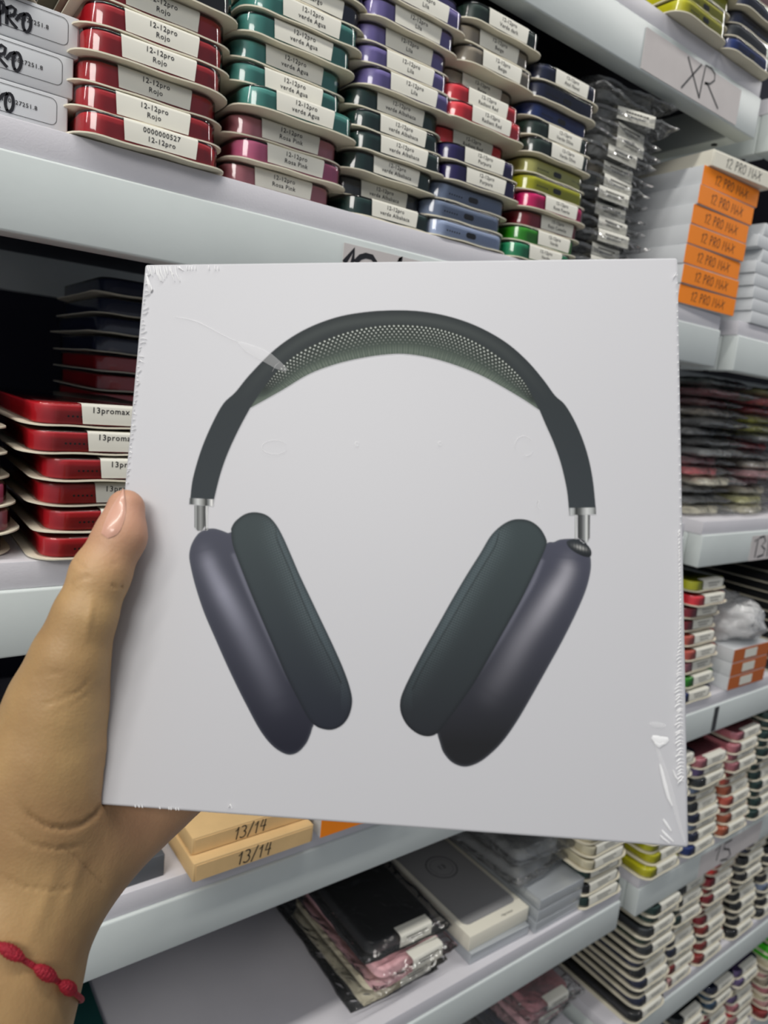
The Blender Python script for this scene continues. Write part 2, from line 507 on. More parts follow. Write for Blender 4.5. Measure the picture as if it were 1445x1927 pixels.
# lower left shelf
PM = ['13promax rojo']
o6 = dict(holes=True, dx=.013, sw=.046)
stack('the lower red stack by the thumb', 'C', [('red', .285, PM, dict(o6, rz=-.01)), ('red', .292, PM, o6), ('red', .285, PM, o6), ('red', .288, PM, dict(o6)), ('red', .272, PM, o6), ('red', .276, PM, dict(o6, dx=.008))],
      y0=1.000, pitch=.0162)
stack('the cut-off stack at left edge', 'C', [('rose', .062, None, dict(dy=.03)), ('rose', .070, None), ('pink', .065, None), ('red', .060, None, dict(dy=.02)), ('red', .055, None), ('red', .055, None)], y0=1.01, pitch=.0155)
stack('the shadowed stack behind the red one', 'C', [('red', .46, None)] * 1 + [('red', .46, None), ('red', .455, None), ('maroon', .46, None), ('maroon', .465, None), ('red', .46, None), ('red', .46, None), ('red', .46, None),
      ('navy', .46, None), ('navy', .46, None), ('navy', .465, None), ('navy', .465, None)], y0=1.42, pitch=.0162)

# right rack: stacks seen from their left corner
def colstack(name, shelf, x, cols, y0=1.0, pitch=.0150, txt=('', '')):
    items = []
    for i, c in enumerate(cols):
        items.append((c, x + ((i * 53) % 9 - 4) * .0035, '~' if txt else None, dict(sw=.050, dx=.004, dy=((i * 29) % 7 - 3) * .004)))
    stack(name, shelf, items, y0=y0, pitch=pitch)
L1, L2, L3 = ('13-13pro', 'Amarillo'), ('14pro', 'Azul'), ('15pro', 'Negro')
colstack('the yellow stack at rack corner', 'E', 1.99, ['yellow', 'yellow', 'lime', 'yellow', 'cream', 'yellow', 'lime', 'black', 'dkgreen', 'black', 'navy'], txt=('15', 'Amarillo'))
colstack('the grey-blue stack beside yellow', 'E', 2.205, ['blue', 'navy', 'bluegrey', 'navy', 'slate', 'navy', 'bluegrey', 'slate', 'plum', 'rose'], txt=('15', 'Azul'))
colstack('the terracotta stack', 'E', 2.42, ['clay', 'clay', 'brick', 'salmon', 'clay', 'salmon', 'brick', 'rose', 'rose', 'rose', 'rose'], txt=('15', 'Coral'))
colstack('the dark green stack at right edge', 'E', 2.63, ['dkgreen'] * 12, txt=('15', 'Verde'))
colstack('the black stack past the green one', 'E', 2.85, ['black'] * 11, txt=('15', 'Negro'))
colstack('the mixed stack by orange boxes', 'D', 2.03, ['blue', 'green', 'rose', 'salmon', 'salmon', 'maroon', 'maroon', 'coral', 'lime'], y0=1.02, pitch=.0192, txt=('14', 'Color'))
colstack('the black stack behind orange boxes', 'D', 2.64, ['black'] * 11, y0=1.02, txt=None)
colstack('the tall dark corner stack', 'F', 2.055, ['black', 'navy', 'black', 'navy', 'black', 'navy', 'black', 'slate', 'forest', 'slate', 'dkgreen', 'dkgreen'], y0=.995, txt=('XR', 'Negro'))
colstack('the mixed stack with tomato red case', 'F', 2.265, ['dustpink', 'brick', 'cream', 'navy', 'navy', 'tomato', 'brick', 'dkgreen', 'dkgreen', 'slate', 'slate'], y0=1.02, txt=('XR', 'Rojo'))
colstack('the brick red stack', 'F', 2.475, ['brick', 'brick', 'slate', 'brick', 'maroon', 'brick', 'brick', 'maroon', 'brick', 'maroon', 'tomato', 'coral'], y0=1.02, txt=('XR', 'Vino'))
colstack('the low black stack', 'F', 2.715, ['black'] * 8 + ['slate', 'black', 'navy', 'plum'], y0=1.02, txt=('XR', 'Negro'))
colstack('the grey stack past the black one', 'F', 2.93, ['slate', 'black', 'slate', 'bluegrey', 'black', 'slate', 'black', 'slate', 'black'], y0=1.02, txt=('XR', 'Gris'))
colstack('the bottom shelf denim stack', 'G', 2.46, ['denim', 'slate', 'denim', 'navy', 'aqua', 'aqua', 'slate', 'denim', 'slate'], y0=1.02, txt=('11', 'Azul'))
colstack('the bottom shelf magenta stack', 'G', 2.68, ['red', 'coral', 'coral', 'magenta', 'maroon', 'magenta', 'aqua', 'denim', 'denim', 'navy'], y0=1.02, txt=('11', 'Rosa'))
colstack('the bottom shelf plum stack', 'G', 2.895, ['plum', 'rose', 'coral', 'rose', 'plum', 'cream', 'plum', 'plum', 'plum'], y0=1.02, txt=('11', 'Lila'))
colstack('the bottom shelf green stack', 'G', 3.12, ['brick', 'dustpink', 'cream', 'rose', 'beige', 'dustpink', 'beige', 'cream', 'neon', 'neon', 'neon'], y0=.99, txt=('11', 'Verde'))
colstack('the cream stack at rack end', 'E', 1.685, [], y0=1.0)
stack('the cream-labelled stack at rack end', 'E', [('dkgreen', 1.69, '~', dict(sw=.058)), ('black', 1.69, '~', dict(sw=.058)), ('dkgreen', 1.695, '~', dict(sw=.058)),
      ('cream', 1.69, '~', dict(sw=.058)), ('cream', 1.695, '~', dict(sw=.058)), ('cream', 1.69, None), ('cream', 1.69, None)], y0=1.008, pitch=.0175)

# ------------------------------------------------------------------ bagged cases
def bag_mesh(w, d, h, seed, amp=.004, flare=1.0):
    nx, ny, nz = 18, 20, 4
    V, Fc, idx = [], [], {}
    def vid(i, j, k):
        key = (i, j, k)
        if key not in idx:
            x = (i / nx - .5) * w; y = j / ny * d; z = k / nz
            ex = abs(2 * i / nx - 1); ey = abs(2 * j / ny - 1)
            th = h * (1 - .75 * max(0, (ex - .78) / .22) ** 1.5) * (1 - .8 * max(0, (ey - .82) / .18) ** 1.5)
            zz = h * .5 + (z - .5) * th
            nv = noise.noise_vector(Vector((x * 45 + seed * 7.3, y * 45, zz * 45))) * amp + noise.noise_vector(Vector((x * 130, y * 130 + seed, zz * 90))) * amp * .45
            idx[key] = len(V); V.append((x + nv.x, y + nv.y, max(zz + nv.z * .7, .0005)))
        return idx[key]
    for i in range(nx):
        for j in range(ny):
            Fc.append((vid(i, j, 0), vid(i, j + 1, 0), vid(i + 1, j + 1, 0), vid(i + 1, j, 0)))
            Fc.append((vid(i, j, nz), vid(i + 1, j, nz), vid(i + 1, j + 1, nz), vid(i, j + 1, nz)))
    for k in range(nz):
        for i in range(nx):
            Fc.append((vid(i, 0, k), vid(i + 1, 0, k), vid(i + 1, 0, k + 1), vid(i, 0, k + 1)))
            Fc.append((vid(i, ny, k), vid(i, ny, k + 1), vid(i + 1, ny, k + 1), vid(i + 1, ny, k)))
        for j in range(ny):
            Fc.append((vid(0, j, k), vid(0, j, k + 1), vid(0, j + 1, k + 1), vid(0, j + 1, k)))
            Fc.append((vid(nx, j, k), vid(nx, j + 1, k), vid(nx, j + 1, k + 1), vid(nx, j, k + 1)))
    return mesh('poly_bag', V, Fc, True, 50)
def bagged(loc, colour, label, group, rz=0.0, rx=0.0, ry=0.0, text=None, h=.0135, w=.115, d=.185, seed=0, sw=.05, sdx=.008, sh=.012, clear=False, cw=.076, smooth=False):
    root = bpy.data.objects.new('bagged_phone_case', None); COL.objects.link(root)
    root.location = loc; root.rotation_euler = (rx, ry, rz)
    tag(root, label, 'bagged phone case', group)
    me = cached(('bcase', h, cw, smooth), lambda: mesh('phone_case', *rbox(cw, .152, h - (.0050 if smooth else .0034), .012, .0025, y0=.012, z0=.0024 if smooth else .0017, seg=6), True, 50))
    ob('phone_case', me, clear_plastic('smoky_clear_case', tint=(.7, .7, .7), milk=.45, base=.03) if clear else case_mat(colour), root)
    ob('poly_bag', cached(('bag', w, d, h, seed % 5, smooth), lambda: bag_mesh(w, d, h, seed % 5, .0020 if smooth else .0036)), clear_plastic('smooth_clear_bag', milk=.035, base=.015, rough=.08, bump=.5, bscale=30) if smooth else M_bag, root)
    if text is not None:
        zt = h + .0012
        V, Fc = [], []
        prof = [(.0035, zt - sh), (.0035, zt - .0022), (.0042, zt - .0008), (.0060, zt), (.0165, zt)]
        for y, z in prof:
            for i in range(5): V.append((sdx + sw * (i / 4 - .5), y, z))
        for j in range(4):
            for i in range(4):
                a = j * 5 + i; Fc.append((a, a + 1, a + 6, a + 5))
        s = ob('sticker', mesh('sticker', V, Fc, True, 60), M_stick, root)
        if text:
            t = ob('lettering', print_lines(.0030), M_ink, s); t.location = (sdx, .0032, zt - .0050)
    return root
zB = P(0, 0, TOP['B']).z
seq = ['black', 'slate', 'black', 'black', 'black', 'slate', 'slate', 'slate', 'beige', 'slate', 'slate', 'slate', 'slate', 'slate', 'slate']
xs = [1.33, 1.325, 1.33, 1.333, 1.333, 1.325, 1.314, 1.331, 1.332, 1.324, 1.354, 1.359, 1.345, 1.35, 1.37]
for i in range(15):
    b = P(xs[i] - .012, 1.02 + (i % 3) * .006, 0)
    bagged((b.x, b.y, zB + .0004 + i * .0125), seq[i], '%s case in clear bag, %s of pile beside 12 PRO MAX boxes' % ({'black': 'black', 'beige': 'brownish', 'slate': 'grey'}[seq[i]],
           'topmost' if i == 14 else (ORD + ['fifteenth'])[i] + ('' if i == 0 else ' from bottom')), 'bagged cases piled beside the orange boxes', rz=(random.uniform(-.06, .06) if i < 12 else (-.25, .15, -.1)[i - 12]), seed=i,
           text=['12-12pro', 'Transparente'] if i < 13 else None, clear=i >= 9, h=.0122, sw=.046, sdx=.006)
# big colourful bag pile, right rack
zC = P(0, 0, TOP['C']).z
seq = ['cream', 'slate', 'slate', 'cream', 'coral', 'rose', 'slate', 'black', 'slate', 'slate', 'beige', 'maroon', 'maroon', 'forest']
for i, c in enumerate(seq):
    b = P(2.01 + (i % 4) * .012, 1.05 + (i % 3) * .02, 0)
    bagged((b.x, b.y, zC + .0004 + i * .0128), c, '%s case in clear bag, %s of left pile above 13 label' % (NICE.get(c, c), 'topmost' if i == len(seq) - 1 else ORD[i] + ('' if i == 0 else ' from bottom')),
           'bagged cases in the left colourful pile', rz=random.uniform(-.14, .10), seed=i + 3, clear=c in ('slate',) and i % 2 == 0, h=.0125, w=.112, text=None)
seq = ['cream', 'palelime', 'cream', 'rose', 'rose', 'beige', 'black', 'coral', 'slate', 'lime', 'lime', 'coral', 'coral', 'palelime']
for i, c in enumerate(seq):
    b = P(2.29 + (i % 3) * .012, 1.04 + (i % 4) * .015, 0)
    bagged((b.x, b.y, zC + .0004 + i * .0126), c, '%s case in clear bag, %s of right pile above 13 label' % (NICE.get(c, c), 'topmost' if i == len(seq) - 1 else ORD[i] + ('' if i == 0 else ' from bottom')),
           'bagged cases in the right colourful pile', rz=random.uniform(-.10, .14), seed=i + 1, h=.0123, w=.112, text=None)

# bottom left-centre shelf: pile of bagged cases
zE = P(0, 0, TOP['E']).z
pile = [('black', 'black', None, .0), ('cream', 'cream', ['14pro', 'Crema'], .012), ('pink2', 'pale pink', ['14pro', 'Rosa palo'], .016), ('black', 'black', ['14pro', 'Negro'], .002)]
CASE['pink2'] = 'D9A9AE'; NICE['pink2'] = 'pale pink'
zz = zE + .0005
for i, (c, nm, tx, dxx) in enumerate(pile):
    b = P(.955 + (0.02, .035, .055, .045)[i], (1.05, 1.03, 1.02, 1.05)[i], 0)
    hh = (.014, .0135, .0165, .0200)[i]
    bagged((b.x, b.y, zz), c, '%s case in clear bag, %s of pile below the kraft boxes' % (nm, ('bottom', 'second from bottom', 'third from bottom', 'topmost')[i]),
           'bagged cases below the kraft boxes', rz=(-.03, .02, .03, -.02)[i], seed=i, text=tx, h=hh, w=.112, sw=.042, sdx=.010 + dxx * .3, sh=.014, cw=.086, smooth=True)
    zz += hh + .0008
zF = P(0, 0, TOP['F']).z
for i, (c, tx) in enumerate([('slate', ['13', 'Gris']), ('navy', ['13', 'Azul']), ('pink2', ['13', 'Rosa palo']), ('rose', ['13', 'Rosa'])]):
    b = P(1.60 + .02 * i, 1.10 - .01 * i, 0)
    bagged((b.x, b.y, zF + .0005 + i * .0185), c, '%s case in clear bag, %s of lowest pile left of dark stack' % (NICE.get(c, c), ('bottom', 'second from bottom', 'third from bottom', 'topmost')[i]),
           'bagged cases in the lowest pile', rz=.12 - .05 * i, seed=i, text=tx, h=.017, w=.110, sw=.042, sdx=.004)
zD = P(0, 0, TOP['D']).z
for i in range(5):
    b = P(.03 - .004 * i, 1.10, 0)
    bagged((b.x, b.y, zD + .0005 + i * .0165), 'black' if i % 2 else 'slate', '%s phone case in clear bag, %s of pile left of the wrist' % ('black' if i % 2 else 'charcoal', 'topmost' if i == 4 else ORD[i] + ('' if i == 0 else ' from bottom')),
           'bagged cases left of the wrist', rz=.05 * (i % 3 - 1), seed=i, h=.0158, w=.112, text=None)

# ------------------------------------------------------------------ cartons
def carton(name, loc, w, d, h, m, label, cat='box', group=None, rz=0.0, front=None, front_m=None, writing=None, wh=.010, wx=.0, seam=True, wpen=.0011, print_lines=None, wm=None):
    root = bpy.data.objects.new(name, None); COL.objects.link(root)
    root.location = loc; root.rotation_euler = (0, 0, rz); tag(root, label, cat, group)
    body = ob('carton_body', mesh('carton_body', *rbox(w, d, h, .0009, .0007, seg=3, bevseg=2), True, 40), m, root)
    par = body
    if front:
        par = ob('end_panel', mesh('end_panel', *rbox(w + .0006, .0008, h - .0012, .0003, .0003, y0=-.0008, z0=.0006, seg=2, bevseg=1)), front_m, root)
    elif seam:
        ob('lid_flap', mesh('lid_flap', *rbox(w * .96, .0004, h * .86, .0002, .0001, y0=-.0004, z0=h * .02, seg=1, bevseg=1)), m, root)
    yy = -.0009 if front else -.0005
    if writing:
        st, tw = handwriting(writing, wh, wpen)
        V, Fc = ribbon(st, wpen, yy, .0001)
        ob('lettering', mesh('lettering', [(x - tw / 2 + wx, y, z + (h - wh) / 2) for x, y, z in V], Fc), wm or M_mark, par)
    return root, body
# orange-ended boxes, topmost cream
ph = .0203
for i in range(7):
    xl = [1.575, 1.573, 1.571, 1.573, 1.577, 1.585, 1.595][i]
    b = P(xl + .124, 1.0 - .002 * (i % 2), 0)
    carton('phone_box', (b.x, b.y, zB + .0003 + i * ph), .110, .165, ph - .0004, M_wbox, 'white box, orange end marked 12 PRO MAX, %s of its stack' % ('bottom' if i == 0 else ('second from top' if i == 6 else ORD[i] + ' from bottom')),
           'box', 'white boxes with orange ends marked 12 PRO MAX', rz=-.035 + .01 * (i % 3), front=True, front_m=M_orange, writing='12 PRO MAX', wh=.0098, wpen=.0009)
b = P(1.735, .985, 0)
carton('phone_box', (b.x, b.y, zB + .0003 + 7 * ph), .110, .165, .0165, M_cbox, 'cream box marked 12 PRO MAX lying on top of the orange-ended boxes', 'box', rz=-.10, writing='12 PRO MAX', wh=.0095, wpen=.0009)
# white boxes with print, upper left
TXT = '2021130827251.8'
CH = 'CHINA'
ys = [(.0, 130), (.0, 141), (.0, 152.8)]
for i in range(3):
    px = at_plane([128, 138.5, 149.5][i], [215, 140, 70][i], 1.035)
    hh = .0212
    w = .150
    b = P(px[0], 1.035, 0)
    root, body = carton('printed_box', (b.x - w / 2, b.y, zB + .0003 + i * (hh + .0003)), w, .17, hh, M_wbox,
                        'white box marked PRO in thick marker, %s of three at upper left' % ('bottom', 'middle', 'topmost')[i], 'box', 'white PRO boxes at upper left', seam=False)
    # printed frame
    fx0, fx1, fz0, fz1, r = -w / 2 + .01, w / 2 - .0060, .0050, hh - .0022, .0032
    path = arc(fx1 - r, fz1 - r, r, r, 90, 0, 6) + arc(fx1 - r, fz0 + r, r, r, 0, -90, 6) + arc(fx0 + r, fz0 + r, r, r, -90, -180, 6) + arc(fx0 + r, fz1 - r, r, r, 180, 90, 6)
    path.append(path[0])
    ob('printed_frame', mesh('printed_frame', *ribbon([path], .00028, -.0001, .0001)), M_ink, body)
    t = ob('lettering', text_mesh([TXT], .0031, align='RIGHT'), M_ink, body); t.location = (w / 2 - .0160, -.00025, .0102)
    t = ob('lettering', text_mesh([CH], .0031, align='RIGHT'), M_ink, body); t.location = (w / 2 - .0375, -.00025, .0152)
    sh_ = [(-33, 150), (-18.6, 73), (0, 0)][i]
    mk = [arc(50.6, 43, 7.5, 17, 130, 480, 18), [(13, 14), (12.5, 44)], [(13, 15), (22, 12), (29, 17), (27, 27), (15, 31), (22, 42), (31, 52)], [(31, 37), (38, 28), (46, 26)], [(-12, 0), (0, 2), (7, 9), (6, 20), (-4, 28)], [(-2, 6), (-1, 46)]]
    st = []
    for q_ in mk:
        w3 = [P(*at_plane(q[0] + sh_[0], q[1] + sh_[1], 1.034)) for q in q_]
        st.append([(q.x - (b.x - w / 2), q.z - (zB + .0003 + i * (hh + .0003))) for q in w3])
    st = [q for q in ([p for p in pth if .0012 < p[1] < hh - .0012] for pth in st) if len(q) > 1]
    ob('marker_lettering', mesh('marker_lettering', *ribbon(st, .0016, -.00035, .0001)), M_mark, body)
b = P(.085, 1.02, 0)
package((b.x, b.y, zB + .0003 + 3 * .0216), 'slate', text=None, label='charcoal phone case on cream card lying on the white PRO boxes')
# white boxes on the right rack
for i in range(8):
    b = P(1.925 + .03 * (i % 2) * (i > 4) + .11 - .006 * i, 1.0, 0)
    root, body = carton('phone_box', (b.x, b.y, zB + .0003 + i * .0142), .100, .165, .0138, M_wbox, 'plain white box, %s of white stack right of the orange ends' % ('topmost' if i == 7 else ORD[i] + ('' if i == 0 else ' from bottom')),
           'box', 'plain white boxes on the right rack', rz=.0, seam=False)
    if i in (3, 4, 5): ob('sticker', mesh('sticker', *rbox(.030, .0003, .0105, .0001, .0001, y0=-.0004, z0=.0015, seg=1, bevseg=1)), M_stick, root, (.004, 0, 0))
# kraft boxes 13/14
k1 = at_height(359, 1659.6, TOP['D']); k1r = at_height(580, 1575, TOP['D'])
kw = .103
b = P(k1[0], .978, 0)
carton('kraft_box', (b.x + kw / 2 + .0005, b.y, zD + .0003), kw, .15, .0152, M_kraft, 'kraft cardboard box marked 13/14, lower of the two on the shelf edge', 'box', 'kraft boxes marked 13/14', writing='13/14', wh=.0105, wx=-.002, wpen=.0010)
carton('kraft_box', (b.x + kw / 2 + .0025, b.y + .0095, zD + .0160), kw, .14, .0140, M_kraft, 'kraft cardboard box marked 13/14, set back on top of the other', 'box', 'kraft boxes marked 13/14', writing='13/14', wh=.0100, wx=-.004, wpen=.0010)
b2 = P(.40, 1.10, 0)
carton('dark_box', (b2.x + .052, b2.y + .01, zD + .0305), .100, .12, .028, M_gray, 'dark grey box on top of the kraft boxes beneath the palm')
b3 = P(.393, 1.018, 0)
carton('dark_box', (b3.x - .046, b3.y, zD + .0003), .092, .13, .0175, M_gray, 'dark grey box lying on shelf left of the kraft boxes', seam=False)
b4 = P(.672, .978, 0)
carton('phone_box', (b4.x + .052, b4.y, zD + .0003), .104, .15, .021, M_wbox, 'white box with orange end right of the kraft boxes, mostly hidden', front=True, front_m=M_orange)
# orange boxes with poly bag, right rack
for i in range(3):
    b = P(2.185 + .118, .998, 0)
    root, body = carton('phone_box', (b.x, b.y, zD + .0003 + i * .0208), .100, .16, .0204, M_wbox, 'white box with orange end and white sticker, %s of three under the crumpled bag' % ('bottom', 'middle', 'topmost')[i],
                        'box', 'orange-ended boxes under the crumpled bag', front=True, front_m=mat('burnt_orange_carton', 'B85C14', .5), rz=-.02)
    ob('sticker', mesh('sticker', *rbox(.034, .0003, .0130, .0001, .0001, y0=-.0014, z0=.004, seg=1, bevseg=1)), M_stick, root, (-.004, 0, 0))
def lump(w, d, h, seed, n=26):
    bm = bmesh.new(); bmesh.ops.create_icosphere(bm, subdivisions=4, radius=1)
    for v in bm.verts:
        p = v.co.copy()
        q = p * (1 + .22 * noise.noise(p * 2.2 + Vector((seed, 0, 0))) + .12 * noise.noise(p * 5 + Vector((seed, 3, 0))) + .07 * abs(noise.noise(p * 11)))
        v.co = Vector((q.x * w / 2, q.y * d / 2, max(q.z, -.72) * h / 2))
    me = bpy.data.meshes.new('crumpled_bag'); bm.to_mesh(me); bm.free()
    me.polygons.foreach_set('use_smooth', [True] * len(me.polygons))
    return me
b = P(2.31, 1.10, 0)
tag(ob('crumpled_bag', lump(.112, .12, .072, 2), M_milk, None, (b.x, b.y + .01, zD + .0640 + .026)), 'white crumpled plastic bag on top of the orange-ended boxes', 'plastic bag')
# boxes on the lower shelf: white carton with a printed phone lid, silver cartons
b = P(1.187, 1.028, 0)
carton('clear_box', (b.x + .048, b.y - .001, zE + .0003), .094, .17, .0135, M_silver, 'silver-grey box under the white box with grey printed lid', 'box', seam=False, rz=-.02)
root, body = carton('case_box', (b.x + .049, b.y + .004, zE + .0142), .097, .175, .0185, M_cbox, 'white box with grey printed lid and round charging ring', 'box', seam=False, rz=.0)
lid = ob('lid', mesh('lid', *rbox(.084, .150, .0008, .008, .0003, y0=.0145, z0=.0186, seg=6, bevseg=1), True, 40), mat('grey_print', '8E8E8F', .5), root)
ringp = []
for rr, ww in ((.020, .0016), (.015, .0006)):
    V, Fc = ribbon([arc(0, .105, rr, rr, 0, 360, 40)], ww, 0, 0)
    ringp.append(([(x, z, .01955) for x, y, z in V], [tuple(reversed(f)) for f in Fc]))
ob('printed_ring', mesh('printed_ring', *joinm(*ringp)), mat('dark_grey_print', '58585A', .5), lid)
t = ob('lettering', text_mesh(['13'], .011), mat('darker_grey_print', '48484A', .5), lid); t.location = (0, .101, .0196); t.rotation_euler = (-math.pi / 2, 0, 0)
t = ob('lettering', text_mesh(['14promax'], .0042), M_ink, body); t.location = (.016, .0045, .0187); t.rotation_euler = (-math.pi / 2, 0, 0)
for i in range(3):
    b = P(1.412 + (0, .004, .006)[i], 1.015, 0)
    carton('silver_box', (b.x + .042, b.y, zE + .0003 + i * .0150), .082, .16, .0142, M_silver, 'silver-grey slim box, %s of three beside the cream-labelled stack' % ('bottom', 'middle', 'topmost')[i], 'box', 'three silver slim boxes', seam=False, rz=.0)
for i in range(2):
    b = P(1.43, 1.07, 0)
    bagged((b.x + .03, b.y, zE + .0003 + .0452 + i * .0215), 'slate', 'clear phone case in clear bag, %s on the silver boxes' % ('lower', 'upper')[i], 'bagged clear cases on the silver boxes', rz=.08 - .12 * i, seed=i, h=.021, w=.108, text=None, clear=True)
# teal box bottom left
b = P(.39, 1.25, 0)
carton('teal_box', (b.x - .075, b.y, zE + .0003), .150, .16, .004, M_teal, 'flat dark teal box on lower shelf beside the wrist', 'box', seam=False)

# ------------------------------------------------------------------ shelf labels
def shelf_label(x0, x1, z0, z1, strokes, label, pen=.002, m=None):
    a = P(x0, 1.0, z0); b = P(x1, 1.0, z1)
    V = [(a.x, a.y - .0006, a.z), (b.x, a.y - .0006, a.z), (b.x, a.y - .0006, b.z), (a.x, a.y - .0006, b.z)]
    V2 = [(x, y + .0005, z) for x, y, z in V]
    o = ob('shelf_label', mesh('shelf_label', V + V2, [(0, 1, 2, 3), (7, 6, 5, 4), (0, 4, 5, 1), (1, 5, 6, 2), (2, 6, 7, 3), (3, 7, 4, 0)]), m or M_tag)
    tag(o, label, 'label')
    if strokes:
        st = []
        for s_ in strokes:
            w3 = [P(*at_plane(*q)) for q in s_]
            st.append([(q.x, q.z) for q in w3])
        ob('lettering', mesh('lettering', *ribbon(st, pen, a.y - .0006, .0002)), M_mark, o)
    return o
zc = CREASE
shelf_label(1.305, 1.69, zc['A'] - .0885, zc['A'] - .012, [[(1293.7, 108), (1304, 146), (1314, 184)], [(1318.5, 122.6), (1302, 141), (1281, 165)],
            [(1314, 184), (1320, 154), (1327, 123.5), (1338, 130), (1344, 140), (1343, 152), (1335, 158), (1325, 157)], [(1326, 156), (1331, 160), (1340, 182), (1349, 204)]],
            'off-white paper label marked XR on the top shelf edge', pen=.0021)
shelf_label(.628, 1.10, zc['B'] - .086, zc['B'] - .012, [[(648, 492), (665, 470), (661, 500), (656, 535)], [(669, 492), (677, 484), (687, 481), (699, 484), (705, 493), (700, 508), (684, 525), (668, 541), (705, 548)], [(735, 512), (753, 484), (744, 545)]],
            'grey paper label marked with a black 12 behind the headphone box', pen=.0040)
shelf_label(2.165, 2.45, zc['C'] - .092, zc['C'] - .014, [[(1420, 1018), (1426, 1013), (1419, 1048)], [(1428.6, 1012), (1437, 1008.5), (1439.5, 1018), (1432, 1027), (1438, 1033), (1435, 1044), (1424, 1048)], [(1442, 1046), (1446, 1012), (1452, 1034), (1460, 1010), (1460, 1042)]],
            'off-white paper label marked 13 on the right rack', pen=.0030)
shelf_label(2.135, 2.16, zc['D'] - .088, zc['D'] - .006, None, 'narrow black tape strip on shelf edge below the orange-ended boxes', m=mat('black_tape', '2E3033', .5))
shelf_label(2.235, 2.66, zc['E'] - .090, zc['E'] - .008, [[(1346, 1600), (1355, 1590), (1347, 1618)], [(1376, 1580), (1363, 1587), (1361, 1597), (1371, 1598), (1373, 1608), (1366, 1616), (1355, 1619)]],
            'grey paper label marked 15 below the terracotta stack', pen=.0032)

# ------------------------------------------------------------------ the held headphone box
corners = np.array([(272, 497), (1276, 481), (1293, 1592), (175, 1514)], float)
def pose():
    A = []
    for (u, v), (x, y) in zip([(0, 0), (1, 0), (1, 1), (0, 1)], corners):
        x -= W / 2; y -= H / 2
        A.append([u, v, 1, 0, 0, 0, -x * u, -x * v, -x]); A.append([0, 0, 0, u, v, 1, -y * u, -y * v, -y])
    h = np.linalg.svd(np.array(A))[2][-1].reshape(3, 3)
    B = np.linalg.inv(np.diag([F, F, 1])) @ h
    if B[2, 2] < 0: B = -B
    a, b, t = B.T
    s = .2 / np.linalg.norm(a)
    return a * s, b * s, t * s
ba, bb, bt = pose()
LA, LB = np.linalg.norm(ba), np.linalg.norm(bb)
ea = ba / LA; eb = bb / LB
mid = ea + eb; dif = ea - eb
mid /= np.linalg.norm(mid); dif /= np.linalg.norm(dif)
ea = (mid + dif) / math.sqrt(2); eb = (mid - dif) / math.sqrt(2)
en = np.cross(ea, eb)
BT = .052                                   # box thickness
def px_to_uv(px, py):                        # pixel -> metres on the front face
    r = np.array([px - W / 2, py - H / 2, F])
    k = (bt @ en) / (r @ en)
    q = r * k - bt
    return q @ ea, q @ eb
# local frame: x along the box width, z up, y into the box (front face at y=0), origin at bottom left front corner
org = bt + LB * eb
wx, wz, wy = M.T @ ea, -(M.T @ eb), M.T @ en
BM = Matrix.Identity(4)
for i in range(3):
    BM[i][0] = wx[i]; BM[i][1] = wy[i]; BM[i][2] = wz[i]
o3 = cam2w(org)
BM[0][3], BM[1][3], BM[2][3] = o3
hb = bpy.data.objects.new('headphone_box', None); COL.objects.link(hb)
hb.matrix_world = BM
tag(hb, 'square white headphone box with dark headphones printed on it, held in hand', 'box')
WHITE = 'C9C9CC'
V, Fc = rbox(LA, BT, LB, .0012, .0010, seg=3, bevseg=3)
M_hbox = mat('glossy_white_carton', WHITE, .5, coat=.0, var=.0, spec=.3)
ob('carton', mesh('carton', [(x + LA / 2, y, z) for x, y, z in V], Fc, True, 40), M_hbox, hb)

# printed artwork ----------------------------------------------------
def cr(pts, n=6, closed=True):             # Catmull-Rom
    p = np.array(pts, float); N = len(p); out = []
    rngi = range(N) if closed else range(N - 1)
    for i in rngi:
        p0 = p[(i - 1) % N] if closed else p[max(i - 1, 0)]
        p1 = p[i]; p2 = p[(i + 1) % N]
        p3 = p[(i + 2) % N] if closed else p[min(i + 2, N - 1)]
        for k in range(n):
            t = k / n
            out.append(.5 * ((2 * p1) + (-p0 + p2) * t + (2 * p0 - 5 * p1 + 4 * p2 - p3) * t * t + (-p0 + 3 * p1 - 3 * p2 + p3) * t ** 3))
    if not closed: out.append(p[-1])
    return np.array(out)
def dist_poly(X, Y, pts, closed=False):
    d = np.full(X.shape, 1e9); tt = np.zeros(X.shape)
    n = len(pts); m = n if closed else n - 1
    for i in range(m):
        a = pts[i]; b = pts[(i + 1) % n]
        ab = b - a; L = ab @ ab + 1e-12
        t = np.clip(((X - a[0]) * ab[0] + (Y - a[1]) * ab[1]) / L, 0, 1)
        dd = np.hypot(X - a[0] - t * ab[0], Y - a[1] - t * ab[1])
        k = dd < d
        d[k] = dd[k]; tt[k] = ((i + t) / m)[k]
    return d, tt
def inside(X, Y, pts):
    r = np.zeros(X.shape, bool); n = len(pts)
    for i in range(n):
        x1, y1 = pts[i]; x2, y2 = pts[(i + 1) % n]
        if y1 == y2: continue
        c = ((y1 > Y) != (y2 > Y)) & (X < (x2 - x1) * (Y - y1) / (y2 - y1) + x1)
        r ^= c
    return r
def cover(X, Y, pts, soft=.7):
    d, _ = dist_poly(X, Y, pts, True)
    s = np.where(inside(X, Y, pts), d, -d)
    return np.clip(s / (2 * soft) + .5, 0, 1)
BG = np.array(hexc(WHITE))
def C(h): return np.array(hexc(h))
